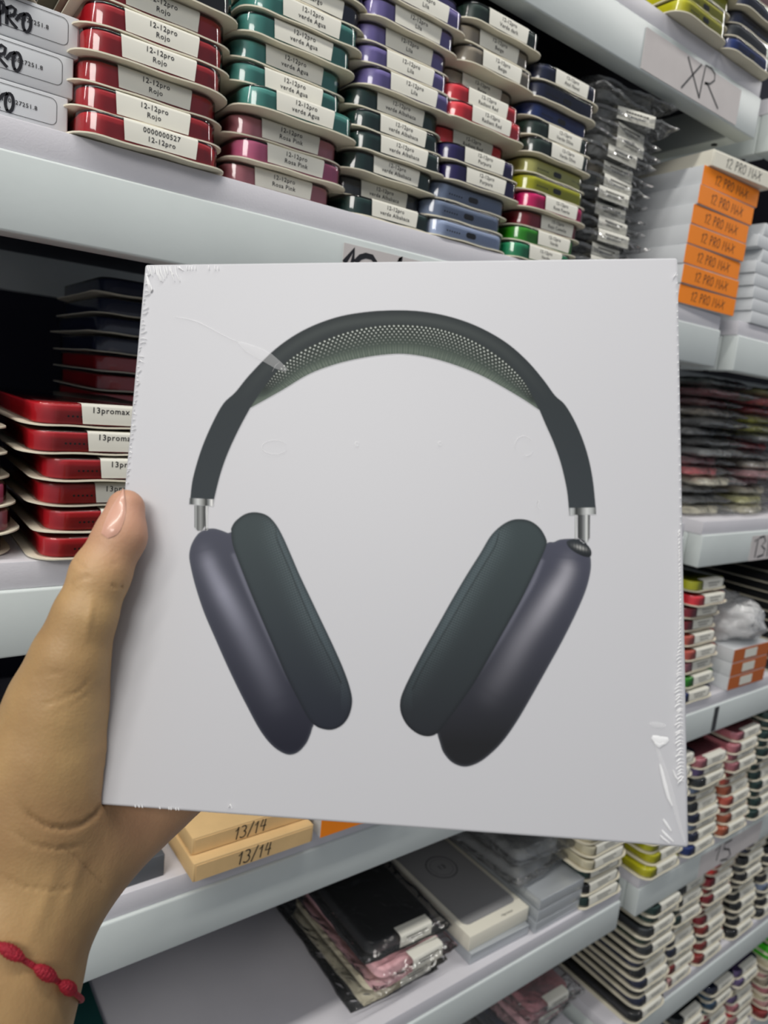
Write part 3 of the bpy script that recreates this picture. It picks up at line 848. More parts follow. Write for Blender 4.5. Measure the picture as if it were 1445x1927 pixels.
def artwork(name, x0, y0, x1, y1, paint, step=1.15, offset=.00006):
    nx = int((x1 - x0) / step); ny = int((y1 - y0) / step)
    gx, gy = np.meshgrid(np.linspace(x0, x1, nx), np.linspace(y0, y1, ny))
    X, Y = gx.ravel(), gy.ravel()
    colr, alpha = paint(X, Y)
    r = np.stack([X - W / 2, Y - H / 2, np.full(X.shape, F)], 1)
    k = (bt @ en) / (r @ en)
    q = r * k[:, None] - bt
    u, v = q @ ea, q @ eb
    keep = alpha > 0.0
    quad = []
    I = np.arange(nx * ny).reshape(ny, nx)
    a, b, c, d = I[:-1, :-1].ravel(), I[:-1, 1:].ravel(), I[1:, 1:].ravel(), I[1:, :-1].ravel()
    sel = keep[a] | keep[b] | keep[c] | keep[d]
    quads = np.stack([a, d, c, b], 1)[sel]
    used = np.unique(quads); remap = np.full(nx * ny, -1); remap[used] = np.arange(len(used))
    quads = remap[quads]
    co = np.stack([u[used], np.full(len(used), -offset), LB - v[used]], 1)
    me = bpy.data.meshes.new(name)
    me.vertices.add(len(used)); me.vertices.foreach_set('co', co.ravel())
    me.loops.add(len(quads) * 4); me.loops.foreach_set('vertex_index', quads.ravel().astype(np.int32))
    me.polygons.add(len(quads)); me.polygons.foreach_set('loop_start', np.arange(0, len(quads) * 4, 4, dtype=np.int32))
    me.update(calc_edges=True)
    att = me.color_attributes.new('ink', 'FLOAT_COLOR', 'POINT')
    al = alpha[used][:, None]
    rgb = BG[None] * (1 - al) + colr[used] * al
    att.data.foreach_set('color', np.concatenate([rgb, np.ones((len(used), 1))], 1).ravel())
    return ob(name, me, M_art, hb)
M_art, nt, bs = principled('printed_ink')
an = nt.nodes.new('ShaderNodeAttribute'); an.attribute_name = 'ink'
nt.links.new(an.outputs['Color'], bs.inputs['Base Color'])
bs.inputs['Roughness'].default_value = .5; bs.inputs['Specular IOR Level'].default_value = .14

def lerp(c0, c1, t): return c0[None] * (1 - t[:, None]) + c1[None] * t[:, None]
def mixa(c, c1, w): return c * (1 - w[:, None]) + np.asarray(c1)[None] * w[:, None]
band_out = [(358, 938), (363, 900), (378, 848), (398, 800), (420, 760), (443, 738), (470, 705), (518, 657), (570, 622), (630, 598), (690, 587), (750, 584), (800, 587), (850, 597), (900, 615), (950, 643), (990, 677), (1022, 714), (1044, 744), (1064, 763), (1086, 802), (1104, 850), (1115, 900), (1121, 957)]
band_in = [(1070, 957), (1066, 920), (1055, 872), (1041, 832), (1026, 798), (1015, 772), (985, 752), (950, 731), (910, 709), (870, 692), (820, 676), (770, 667), (730, 667), (680, 674), (630, 686), (580, 705), (530, 735), (471, 768), (451, 805), (430, 850), (415, 892), (403, 940)]
def band_poly():
    a = cr(band_out, 5, False); 
    b1 = cr(band_in[:6], 4, False); b2 = cr(band_in[5:18], 4, False); b3 = cr(band_in[17:], 4, False)
    return np.concatenate([a, b1, b2, b3])
BP = band_poly()
mesh_top = cr([(497, 728), (520, 700), (560, 665), (620, 636), (680, 618), (740, 611), (800, 614), (850, 625), (900, 646), (950, 680), (985, 716), (1003, 748)], 5, False)
in_low = cr(band_in[5:18], 5, False)
MP = np.concatenate([mesh_top, cr([(1003, 748), (1012, 768)], 2, False), in_low])
def paint_band(X, Y):
    al = cover(X, Y, BP)
    t = np.clip((Y - 580) / 380, 0, 1)
    c = lerp(C('2A3032'), C('353B3F'), t)
    do, _ = dist_poly(X, Y, cr(band_out, 5, False))
    c = mixa(c, C('4B514F'), .55 * np.exp(-((do - 16) / 9) ** 2) * np.clip((760 - Y) / 150, 0, 1))
    mp = cover(X, Y, MP, 1.2)
    dt, tt = dist_poly(X, Y, mesh_top)
    dl, tl = dist_poly(X, Y, in_low)
    f = dt / (dt + dl + 1e-6)
    cm = lerp(C('2C3330'), C('4E5A52'), np.clip(f * 1.15, 0, 1) ** 2)
    # holes in a hexagonal lattice following the arch
    s = tt * 620; row = dt / 5.2
    rr = np.floor(row); fx = np.mod(s / 8.2 + .5 * np.mod(rr, 2), 1) - .5; fy = row - rr - .5
    fade = np.clip(1.05 - f * 1.5, 0, 1) * np.clip(tt * 9, 0, 1) * np.clip((1 - tt) * 9, 0, 1)
    rad = np.sqrt((fx * 8.2) ** 2 + (fy * 5.2) ** 2)
    hole = np.clip((2.1 - rad) / 1.2, 0, 1) * fade
    cm = mixa(cm, C('C9CEC6'), hole)
    rib = (.5 + .5 * np.sin(s * 1.15)) * np.clip((f - .62) / .25, 0, 1)
    cm = mixa(cm, C('7C8478'), .5 * rib)
    c = c * (1 - mp[:, None]) + cm * mp[:, None]
    # clamps and stems
    def metal(c, al, poly, x0, x1, stops, soft=.6):
        m_ = cover(X, Y, np.array(poly, float), soft)
        t = np.clip((X - x0) / (x1 - x0), 0, 1)
        xs_ = [q[0] for q in stops]
        col = np.stack([np.interp(t, xs_, [C(q[1])[k] for q in stops]) for k in range(3)], 1)
        return c * (1 - m_[:, None]) + col * m_[:, None], np.maximum(al, m_)
    c, al = metal(c, al, [(357, 937), (403, 940), (401, 953), (356, 949)], 356, 403, [(0, '6E7273'), (.1, '3E4242'), (.35, 'C6C9C8'), (.6, '70716F'), (.68, '2F3231'), (.8, '8D9090'), (.9, 'E8E8E6'), (1, '444646')])
    c, al = metal(c, al, [(366, 951), (387, 951), (386, 990), (380, 999), (372, 999), (366, 992)], 366, 387, [(0, '3A3D3D'), (.12, 'A8ABAA'), (.25, '5A5C5B'), (.55, '8F9190'), (.85, '4A4C4B'), (1, '2C2D2D')])
    c, al = metal(c, al, [(387.5, 952), (391.5, 952), (390, 992), (392, 996), (386, 998)], 387, 392, [(0, '3A3C3C'), (.4, 'E2E3E1'), (1, '4A4C4C')])
    c, al = metal(c, al, [(1070, 956), (1121, 955), (1121.5, 968), (1071, 970)], 1070, 1122, [(0, '5A5D5D'), (.08, 'B9BCBC'), (.18, '9C9F9E'), (.26, '2B2E2E'), (.42, '595C5B'), (.66, 'CACCCB'), (.85, 'A5A8A7'), (1, '3E4040')])
    c, al = metal(c, al, [(1082, 969), (1086, 969), (1085, 1014), (1081.5, 1014)], 1081.5, 1086, [(0, '505353'), (.5, 'DADCDA'), (1, '2F3131')])
    c, al = metal(c, al, [(1087, 969), (1110, 969), (1109.5, 1012), (1106, 1020), (1099, 1022), (1087, 1012)], 1087, 1110, [(0, '2E3131'), (.3, '47494A'), (.55, '8A8D8D'), (.72, 'D3D5D3'), (.85, '7A7C7B'), (.95, '484A4A'), (1, '2E2F2F')])
    return c, al
artwork('headband_print', 350, 578, 1128, 1024, paint_band)['label'] = 'printed dark headband with perforated mesh and silver stems'

# left ear cup
Lsh = [(373.7, 1003.6), (361, 1023), (356, 1045), (359.5, 1070), (368.5, 1106), (384, 1153), (405, 1202), (425.6, 1249), (446.4, 1293), (464.6, 1329), (485.3, 1368), (503.5, 1394), (521.7, 1411), (542.4, 1420.5), (560.6, 1416), (576, 1400), (584, 1383), (588, 1370), (591, 1363), (600, 1330), (560, 1250), (500, 1130), (450, 1010), (429, 1003), (415, 997.6), (402, 994.5), (389, 996)]
Lcu = [(435, 1000), (436, 992), (443.8, 980), (461, 967.5), (480, 963.9), (501, 969), (516.5, 983), (530, 1005), (545, 1038), (563, 1080), (581.4, 1119), (604.7, 1168), (628, 1217), (646, 1258), (658, 1292), (663, 1320), (657, 1347), (643.7, 1365), (625.5, 1373.4), (607, 1372), (592, 1365), (579, 1350), (560.6, 1316), (537, 1269), (516, 1220), (493, 1166), (472, 1116), (451.6, 1064), (438, 1026)]
Lseam = [(519, 990), (521.7, 1015), (542, 1064), (568, 1127), (594, 1186), (620, 1238), (642, 1285)]
Lhi = [(385, 1035), (397, 1070), (418, 1112), (444, 1160), (470, 1210), (497, 1265), (520, 1320)]
Lhi2 = [(440, 1045), (460, 1095), (490, 1165), (522, 1235), (545, 1285)]
def cup(X, Y, shell, cush, seam, hi, hi2, c_top, c_bot, s_top, s_bot, bright, side):
    sh = cr(shell, 4); cu = cr(cush, 4)
    a1 = cover(X, Y, sh); a2 = cover(X, Y, cu)
    t = np.clip((Y - 1000) / 400, 0, 1)
    c = lerp(C(s_top), C(s_bot), t)
    d, tt = dist_poly(X, Y, cr(hi, 4, False))
    prof = np.interp(tt, [0, .12, .35, .6, 1], [.15, .8, 1, .5, .08])
    c = mixa(c, C(bright), .85 * prof * np.exp(-(d / (14 + 10 * tt)) ** 2))
    d, tt = dist_poly(X, Y, cr(hi2, 4, False))
    c = mixa(c, C('7A7B88'), .6 * np.interp(tt, [0, .2, .6, 1], [.8, 1, .6, .05]) * np.exp(-(d / 4.5) ** 2))
    de, _ = dist_poly(X, Y, sh, True)
    c = mixa(c, C('5C6068'), .35 * np.exp(-(de / 3.5) ** 2))
    c2 = lerp(C(c_top), C(c_bot), t)
    ds, ts = dist_poly(X, Y, cr(seam, 5, False))
    dc, _ = dist_poly(X, Y, cu, True)
    beyond = ((X - np.interp(Y, [q[1] for q in seam], [q[0] for q in seam])) * side) > 0
    rows = np.sin((Y * 1.0 + X * (.42 * side)) * 1.25)
    rows2 = np.sin((X * 1.0 - Y * .3 * side) * 1.25)
    edge = np.exp(-(np.where(beyond, ds * .35, ds) / 22) ** 2)
    fadeb = np.clip((1340 - Y) / 180, 0, 1)
    c2 = mixa(c2, C('5B676A'), np.clip(.12 * edge + .42 * edge * (rows > .15) + .18 * edge * (rows2 > .2), 0, 1) * fadeb)
    c2 = mixa(c2, C('56646A'), np.where(beyond, .30, 0) * fadeb)
    c2 = mixa(c2, C('1C2022'), .55 * np.exp(-(ds / 1.6) ** 2) * np.clip((Y - 985) / 30, 0, 1))
    c2 = mixa(c2, C('15181C'), .45 * np.exp(-(dc / 5) ** 2) * (1 - np.clip(a1 * 0, 0, 1)))
    c = c * (1 - a2[:, None]) + c2 * a2[:, None]
    return c, np.maximum(a1, a2)
def paint_left(X, Y):
    return cup(X, Y, Lsh, Lcu, Lseam, Lhi, Lhi2, '3E4749', '22242F', '4A4C58', '22232E', '8F909E', 1)
artwork('ear_cup_print', 350, 958, 670, 1428, paint_left)['label'] = 'printed dark left ear cup with mesh cushion'
Rsh = [(1100, 1018), (1108, 1035), (1112, 1059), (1109.5, 1084), (1100, 1117), (1080.5, 1161.5), (1055.6, 1211), (1028, 1261), (1000, 1311), (972.5, 1358), (944.8, 1397), (917, 1424), (895, 1438), (872.9, 1443), (850.7, 1435), (834, 1416), (827, 1396), (823, 1382), (822, 1370), (850, 1300), (930, 1160), (1000, 1040), (1029, 1021.7), (1041.7, 1020), (1052.8, 1015.5), (1066.6, 1014), (1085, 1014)]
Rcu = [(980.8, 976.8), (1000, 981.5), (1017, 995), (1027.9, 1014.7), (1028, 1026), (1019.6, 1048), (1000, 1089.5), (978, 1134), (950, 1184), (922.7, 1233), (895, 1281), (873, 1314), (850.7, 1345), (832, 1370), (820, 1382), (803.7, 1386), (784, 1380), (765, 1363.5), (754, 1341), (753, 1318), (760.8, 1295), (776, 1264), (798, 1222), (825.8, 1172.5), (850.7, 1128), (878.4, 1081), (903, 1042), (922.7, 1009), (942, 989.8), (961.5, 979)]
Rseam = [(938, 1003), (931, 1028), (906, 1070), (878, 1117), (850.7, 1164), (823, 1211), (795, 1258), (776, 1297)]
Rhi = [(1070, 1050), (1065, 1078), (1047, 1110), (1017, 1156), (984, 1204), (956, 1253), (923, 1305)]
Rhi2 = [(1019, 1056), (1003, 1095), (978, 1140), (950, 1190), (925, 1230), (900, 1270)]
def paint_right(X, Y):
    c, a = cup(X, Y, Rsh, Rcu, Rseam, Rhi, Rhi2, '3B4547', '24262B', '4A4C5A', '1F2023', 'A3A2AA', -1)
    crown = cr([(1066, 1020), (1072, 1016), (1085, 1014), (1098, 1019), (1109, 1030), (1113, 1040), (1110, 1048), (1098, 1047), (1083, 1040), (1070, 1030)], 4)
    m_ = cover(X, Y, crown)
    cc = lerp(C('30353A'), C('1E2226'), np.clip((Y - 1014) / 34, 0, 1))
    rg = np.exp(-((Y - 1030 - (X - 1090) * .3) / 4) ** 2) * (np.sin(X * 2.2) > -.2) * np.exp(-((X - 1092) / 11) ** 2)
    cc = mixa(cc, C('C8C8C4'), .85 * rg)
    c = c * (1 - m_[:, None]) + cc * m_[:, None]
    return c, np.maximum(a, m_)
artwork('ear_cup_print', 746, 970, 1120, 1450, paint_right)['label'] = 'printed dark right ear cup with mesh cushion and dial'

# shrink film creases: thin raised folds, their white glints put into a milky colour
M_film = clear_plastic('shrink_film_glint', milk=.75, base=.03, rough=.18, milkcol=(1, 1, 1), ior=1.15)
M_film2 = clear_plastic('thin_film_glint', milk=.20, base=.0, rough=.2, milkcol=(1, 1, 1), ior=1.03)
def folds(lines, w, h=.0004, m=M_film, name='film_crease_glint'):
    parts = []
    for ln in lines:
        ww = w
        if isinstance(ln, tuple): ln, ww = ln
        pts = [px_to_uv(*p) for p in ln]
        V, Fc = [], []
        n = len(pts)
        for i, (u, v) in enumerate(pts):
            a = pts[max(i - 1, 0)]; b = pts[min(i + 1, n - 1)]
            t = Vector((b[0] - a[0], b[1] - a[1])); 
            if t.length < 1e-9: t = Vector((1, 0))
            t.normalize(); nn = Vector((-t.y, t.x))
            f = math.sin(math.pi * (i + .35) / (n - .3)) ** .7 if n > 2 else 1
            for s, hh in ((-1, .00032), (0, .00032 + h), (1, .00032)):
                q = (u + nn.x * s * ww * f / 2, v + nn.y * s * ww * f / 2)
                V.append((q[0], -hh, LB - q[1]))
        for i in range(n - 1):
            for k in range(2):
                a = i * 3 + k; Fc.append((a, a + 1, a + 4, a + 3))
        parts.append((V, Fc))
    return tag(ob(name, mesh(name, *joinm(*parts), True), m, hb), kind='stuff')
rnd = random.Random(3)
L = []
for k in range(44):                         # left edge, short ticks
    y = 520 + k * 9.0 + rnd.uniform(-2, 2)
    x = 272 - 97 * (y - 497) / 1017 + 3
    s = rnd.uniform(3, 9 if y > 700 else 13)
    L.append([(x + 2, y), (x + 2 + s * .5, y - rnd.uniform(-2, 3)), (x + 2 + s, y - rnd.uniform(-2, 5))])
for k in range(13):                         # top-left corner
    x = 277 + k * 5.2 + rnd.uniform(-2, 2); s = rnd.uniform(10, 30) * (1 if k < 11 else .5)
    L.append(([(x, 502), (x + 2, 502 + s * .5), (x + 4 + rnd.uniform(-1, 5), 502 + s)], .0005))
L.append(([(276, 516), (279, 530), (286, 550), (288, 545)], .0014))
for x in (352, 357, 362, 368, 393, 405, 411): L.append([(x, 501), (x, 505), (x + 1, 509)])
for k in range(70):                          # right edge squiggles
    y = 1000 + k * 6.8 + rnd.uniform(-1.5, 1.5)
    x = 1276 + 17 * (y - 481) / 1111 - 5
    s = 3 + 13 * max(0, min(1, (y - 1150) / 150)) * rnd.uniform(.5, 1)
    L.append([(x, y), (x - s * .45, y - rnd.uniform(0, 3)), (x - s * .8, y + rnd.uniform(0, 3)), (x - s, y + 4)])
for k in range(30):
    y = 520 + k * 16 + rnd.uniform(-4, 4); x = 1276 + 17 * (y - 481) / 1111 - 2.5
    L.append([(x, y), (x - 2, y + 2)])
L.append(([(1241, 1437), (1245, 1452), (1252, 1480), (1257, 1500), (1264, 1516)], .0012))
L.append(([(1247, 1540), (1252, 1548), (1262, 1563)], .0009))
L.append(([(1244, 1561), (1252, 1570), (1266, 1583)], .0009))
L.append(([(1241, 1571), (1248, 1578), (1259, 1586)], .0007))
L.append(([(1265, 1448), (1271, 1462), (1278, 1471), (1285, 1462)], .0007))
for x in (255, 262, 268, 301, 318, 322, 331, 336): L.append([(x, 1516 + (x - 175) * .07 - 8), (x + 1, 1516 + (x - 175) * .07 - 3)])
L.append([(430, 1519), (434, 1513), (437, 1520)])
L.append(([(1272, 514), (1269, 520), (1266, 524)], .0004))
folds(L, .00042)
# broad soft film glints, painted as milky white strips
S = [([(330, 597), (350, 600), (372, 606), (392, 616), (410, 626), (430, 636), (450, 645)], .0007),
     ([(450, 645), (466, 655), (486, 664), (506, 675), (524, 688), (540, 698)], .0042),
     ([(1222, 1362), (1236, 1364), (1252, 1366)], .0020),
     ([(1232, 1395), (1240, 1420), (1250, 1450), (1262, 1490), (1275, 1540), (1288, 1585)], .0016)]
folds(S, .001, .0002, M_film2)
folds([([(1226, 1386), (1233, 1390), (1241, 1394), (1250, 1393), (1257, 1390)], .0030), ([(1231, 1396), (1240, 1402), (1249, 1398)], .0018)], .001, .0003, clear_plastic('white_film_glint', milk=.9, base=.1, milkcol=(1, 1, 1)))  # strongest glint, painted as nearly opaque white film
def ringline(cx, cy, rx, ry, a0=0, a1=330): return [(cx + rx * math.cos(math.radians(a)), cy + ry * math.sin(math.radians(a))) for a in np.linspace(a0, a1, 22)]
folds([(ringline(517, 842, 24, 13, 20, 340), .00035), (ringline(985, 838, 16, 17, 150, 330), .0005), (ringline(990, 848, 12, 10, 0, 120), .0004),
       (ringline(672, 836, 3, 4, 0, 350), .0008), (ringline(828, 835, 3, 3.5, 0, 350), .0008), ([(1010, 948), (1013, 942), (1012, 955), (1016, 960)], .0006), ([(513, 700), (519, 688), (528, 681)], .0004)], .0004, .0002, M_film2)

# ------------------------------------------------------------------ hand
def H3(px, py, z):
    return np.array([(px - W / 2) * z / F, (py - H / 2) * z / F, z])
def fb(u, v, w):                            # box coordinates (mm) -> camera metres
    return bt + ea * u / 1000 + eb * v / 1000 + en * w / 1000
mm = .001
bones = []                                  # (a, b, ra, rb, blend)
def bone(a, b, ra, rb, k=6): bones.append((np.array(a), np.array(b), ra * mm, rb * mm, k * mm))
# forearm and wrist
bone(H3(-175, 2290, .215), H3(-62, 1960, .232), 31, 29, 5)
bone(H3(-62, 1960, .232), H3(-8, 1790, .243), 29, 27.5, 12)
bone(H3(-8, 1790, .243), H3(50, 1640, .252), 27.5, 25, 12)
# thenar side
bone(H3(50, 1640, .252), H3(72, 1500, .250), 24, 22, 14)
bone(H3(72, 1500, .250), H3(92, 1400, .247), 22, 17.5, 12)
bone(H3(92, 1400, .247), H3(112, 1310, .245), 17.5, 14.5, 10)
bone(H3(112, 1310, .245), H3(133, 1235, .243), 14.5, 11.8, 8)
bone(H3(133, 1235, .243), H3(160, 1160, .243), 11.6, 9.9, 6)
bone(H3(160, 1160, .243), H3(189, 1082, .2455), 9.9, 9.6, 5)
bone(H3(189, 1082, .2455), H3(226, 1010, .2490), 9.5, 8.5, 4)
bone(H3(226, 1010, .2490), H3(237, 955, .2525), 8.5, 6.6, 4)
# palm and heel of the hand, running behind the box
bone(H3(70, 1640, .258), fb(14, 196, 40), 21, 17, 14)
bone(H3(100, 1640, .262), fb(14, 200, 50), 19, 12, 14)
bone(H3(60, 1560, .26), fb(-10, 160, 48), 20, 13, 14)
bone(H3(60, 1500, .26), fb(-14, 138, 52), 18, 11, 14)
bone(H3(60, 1600, .262), fb(0, 180, 56), 20, 12, 14)
# fingers behind the box
def finger(pts, rad, k=4):
    for i in range(len(pts) - 1):
        bone(fb(*pts[i]), fb(*pts[i + 1]), rad[i], rad[i + 1], k if i else 9)
finger([(-14, 138, 54), (22, 118, 63), (44, 106, 61.5), (62, 99, 60)], [10.5, 8.8, 8.0, 6.6])
finger([(-8, 160, 56), (34, 142, 64), (59, 131, 62), (79, 124, 60)], [10.5, 9.0, 8.2, 6.8])
finger([(2, 180, 57), (42, 165, 64), (65, 156, 62), (84, 150, 60)], [10.2, 8.6, 7.8, 6.5])
finger([(12, 196, 56), (48, 190, 62), (65, 183, 60.5), (79, 178, 59)], [9.6, 7.8, 7.0, 6.0])

def sdf_at(Pn):                              # exact union at arbitrary points (N,3)
    d = np.full(len(Pn), .05)
    for a, b, ra, rb, k in bones:
        ab = b - a; L_ = ab @ ab
        t = np.clip(((Pn - a) @ ab) / L_, 0, 1)
        e = np.linalg.norm(Pn - a - t[:, None] * ab, axis=1) - (ra + (rb - ra) * t)
        h = np.clip(.5 + .5 * (d - e) / k, 0, 1)
        d = d * (1 - h) + e * h - k * h * (1 - h)
    q = Pn - bt
    bx = np.maximum.reduce([-(q @ ea), (q @ ea) - LA, -(q @ eb), (q @ eb) - LB, -(q @ en), (q @ en) - BT])
    return np.maximum(d, -(bx - .0001))
hs = .0011
lo = np.array([-.225, -.025, .150]); hi = np.array([.025, .300, .350])
nn = np.ceil((hi - lo) / hs).astype(int)
gx = [lo[i] + hs * np.arange(nn[i]) for i in range(3)]
Dg = np.full(nn, .05, np.float32)
for a, b, ra, rb, k in bones:
    R_ = max(ra, rb) + k + .004
    i0 = np.maximum(((np.minimum(a, b) - R_ - lo) / hs).astype(int), 0)
    i1 = np.minimum(((np.maximum(a, b) + R_ - lo) / hs).astype(int) + 2, nn)
    if (i1 <= i0).any(): continue
    X, Y, Z = np.meshgrid(gx[0][i0[0]:i1[0]], gx[1][i0[1]:i1[1]], gx[2][i0[2]:i1[2]], indexing='ij')
    ab = b - a; L_ = ab @ ab
    t = np.clip(((X - a[0]) * ab[0] + (Y - a[1]) * ab[1] + (Z - a[2]) * ab[2]) / L_, 0, 1)
    e = np.sqrt((X - a[0] - t * ab[0]) ** 2 + (Y - a[1] - t * ab[1]) ** 2 + (Z - a[2] - t * ab[2]) ** 2) - (ra + (rb - ra) * t)
    sl = np.s_[i0[0]:i1[0], i0[1]:i1[1], i0[2]:i1[2]]
    d = Dg[sl]
    h = np.clip(.5 + .5 * (d - e) / k, 0, 1)
    Dg[sl] = d * (1 - h) + e * h - k * h * (1 - h)
X, Y, Z = np.meshgrid(*gx, indexing='ij')
q0, q1, q2 = X - bt[0], Y - bt[1], Z - bt[2]
U_ = q0 * ea[0] + q1 * ea[1] + q2 * ea[2]; V_ = q0 * eb[0] + q1 * eb[1] + q2 * eb[2]; W_ = q0 * en[0] + q1 * en[1] + q2 * en[2]
bx = np.maximum(np.maximum(np.maximum(-U_, U_ - LA), np.maximum(-V_, V_ - LB)), np.maximum(-W_, W_ - BT))
Dg = np.maximum(Dg, -(bx - .0001)).astype(np.float32)
Dg[0], Dg[-1], Dg[:, 0], Dg[:, -1], Dg[:, :, 0], Dg[:, :, -1] = .01, .01, .01, .01, .01, .01
del X, Y, Z, q0, q1, q2, U_, V_, W_, bx
def surface_nets(D):
    S_ = D < 0
    n = np.array(D.shape) - 1
    acc = np.zeros((*n, 3), np.float32); cnt = np.zeros(n, np.float32)
    for ax in range(3):
        for o1 in (0, 1):
            for o2 in (0, 1):
                off = [0, 0, 0]; oth = [i for i in range(3) if i != ax]
                off[oth[0]] = o1; off[oth[1]] = o2
                s0 = tuple(np.s_[off[i]:off[i] + n[i]] for i in range(3))
                off2 = list(off); off2[ax] += 1
                s1 = tuple(np.s_[off2[i]:off2[i] + n[i]] for i in range(3))
                cr_ = S_[s0] != S_[s1]
                a_, b_ = D[s0][cr_], D[s1][cr_]
                t_ = a_ / (a_ - b_)
                pt = np.zeros((len(t_), 3), np.float32)
                for i in range(3): pt[:, i] = off[i]
                pt[:, ax] += t_
                acc[cr_] += pt; cnt[cr_] += 1
    act = cnt > 0
    ids = np.full(n, -1, np.int64); ids[act] = np.arange(act.sum())
    cells = np.argwhere(act)
    verts = cells + acc[act] / cnt[act][:, None]
    quads = []
    for ax in range(3):
        oth = [i for i in range(3) if i != ax]
        sl0 = [np.s_[1:n[i]] for i in range(3)]; sl1 = list(sl0)
        sl0[ax] = np.s_[0:n[ax]]; sl1[ax] = np.s_[1:n[ax] + 1]
        A_, B_ = S_[tuple(sl0)], S_[tuple(sl1)]
        idx = np.argwhere(A_ != B_)
        fl = A_[A_ != B_]
        base = idx.copy()
        for i in oth: base[:, i] += 1
        def g(d1, d2):
            c = base.copy(); c[:, oth[0]] -= d1; c[:, oth[1]] -= d2
            return ids[c[:, 0], c[:, 1], c[:, 2]]
        qd = np.stack([g(1, 1), g(0, 1), g(0, 0), g(1, 0)], 1)
        flip = fl if ax != 1 else ~fl
        qd[~flip] = qd[~flip][:, ::-1]
        quads.append(qd)
    return verts, np.concatenate(quads)
hv, hq = surface_nets(Dg)
hv = lo + hv * hs
del Dg
ok = (hq >= 0).all(1); hq = hq[ok]
# light smoothing
for it in range(3):
    s_ = np.zeros_like(hv); c_ = np.zeros(len(hv))
    for k in range(4):
        np.add.at(s_, hq[:, k], hv[hq[:, (k + 1) % 4]]); np.add.at(s_, hq[:, k], hv[hq[:, k - 1]]); np.add.at(c_, hq[:, k], 2)
    hv = hv * .5 + .5 * s_ / np.maximum(c_, 1)[:, None]
def vnormals(v, q):
    fn = np.cross(v[q[:, 2]] - v[q[:, 0]], v[q[:, 3]] - v[q[:, 1]])
    nrm = np.zeros_like(v)
    for k in range(4): np.add.at(nrm, q[:, k], fn)
    return nrm / (np.linalg.norm(nrm, axis=1)[:, None] + 1e-12)
hn = vnormals(hv, hq)
px = hv[:, 0] / hv[:, 2] * F + W / 2; py = hv[:, 1] / hv[:, 2] * F + H / 2
# is the normal outward? compare with the field gradient on a few vertices
smp = np.arange(0, len(hv), max(1, len(hv) // 200))
if (sdf_at(hv[smp] + hn[smp] * .001) < sdf_at(hv[smp] - hn[smp] * .001)).mean() > .5:
    hn = -hn; hq = hq[:, ::-1]
front = hn[:, 2] < .1
creases = [([(142, 1052), (148, 1062), (158, 1069), (168, 1073)], 1.6, .00075), ([(130, 1100), (142, 1096), (158, 1087), (176, 1084)], 1.6, .0006), ([(128, 1112), (140, 1112), (152, 1106)], 1.4, .0004),
           ([(205, 1100), (220, 1104), (236, 1104)], 1.6, .00055), ([(206, 1055), (216, 1061), (224, 1068)], 1.0, .0005),
           ([(35, 1512), (60, 1540), (90, 1556), (125, 1560), (158, 1550), (180, 1534), (193, 1515)], 3.6, .0015), ([(20, 1560), (60, 1590), (110, 1598), (160, 1590)], 3.5, .0007),
           ([(112, 1590), (140, 1610), (170, 1640), (205, 1672)], 3.2, .0006), ([(-10, 1640), (40, 1668), (100, 1676), (150, 1668)], 2.5, .0006),
           ([(60, 1273), (95, 1268), (130, 1262)], 2, .0003), ([(70, 1330), (110, 1318), (150, 1300), (170, 1275)], 2.5, .0004), ([(100, 1345), (140, 1325), (175, 1300)], 2, .0003)]
disp = np.zeros(len(hv))
for ln, sg, dp in creases:
    d, tt = dist_poly(px, py, np.array(ln, float))
    disp -= dp * np.exp(-(d / sg) ** 2) * np.clip(np.sin(np.pi * np.clip(tt, .03, .97)) * 2.2, 0, 1) * front
for ln, sg, dp in [([(110, 1740), (140, 1650), (160, 1600)], 13, .0005), ([(50, 1790), (90, 1680), (110, 1620)], 15, .0005), ([(175, 1120), (168, 1160), (160, 1210)], 7, .0006)]:
    d, tt = dist_poly(px, py, np.array(ln, float)); disp += dp * np.exp(-(d / sg) ** 2) * front * np.sin(np.pi * np.clip(tt, .0, 1))
for i in np.nonzero(np.ones(len(hv), bool))[0]:
    p_ = hv[i]
    disp[i] += .00022 * noise.noise(Vector((p_[0] * 90, p_[1] * 60, p_[2] * 90))) + .00006 * noise.noise(Vector(p_ * 330))
hv = hv + hn * disp[:, None]
wv = hv @ M; wv[:, 2] += EYE
me = bpy.data.meshes.new('hand')
me.vertices.add(len(wv)); me.vertices.foreach_set('co', wv.ravel())
me.loops.add(len(hq) * 4); me.loops.foreach_set('vertex_index', np.ascontiguousarray(hq).ravel().astype(np.int32))
me.polygons.add(len(hq)); me.polygons.foreach_set('loop_start', np.arange(0, len(hq) * 4, 4, dtype=np.int32))
me.update(calc_edges=True)
me.polygons.foreach_set('use_smooth', [True] * len(me.polygons))
# skin colour: pinker at thumb pad, palm and finger tips
tipd = np.linalg.norm(hv - H3(238, 980, .251), axis=1)
pink = np.exp(-(tipd / .019) ** 2)
palm = np.exp(-(np.linalg.norm(hv - fb(6, 206, 38), axis=1) / .028) ** 2)
pk = np.clip(pink + .75 * palm, 0, 1)
att = me.color_attributes.new('blush', 'FLOAT_COLOR', 'POINT')
att.data.foreach_set('color', np.stack([pk, pk, pk, np.ones(len(pk))], 1).ravel())
sk, nt, bs = principled('skin')
bs.inputs['Roughness'].default_value = .52
bs.inputs['Subsurface Weight'].default_value = .12; bs.inputs['Subsurface Radius'].default_value = (.006, .0025, .0012); bs.inputs['Subsurface Scale'].default_value = 1.0
tc = nt.nodes.new('ShaderNodeTexCoord')
n1 = nt.nodes.new('ShaderNodeTexNoise'); n1.inputs['Scale'].default_value = 28; n1.inputs['Detail'].default_value = 6
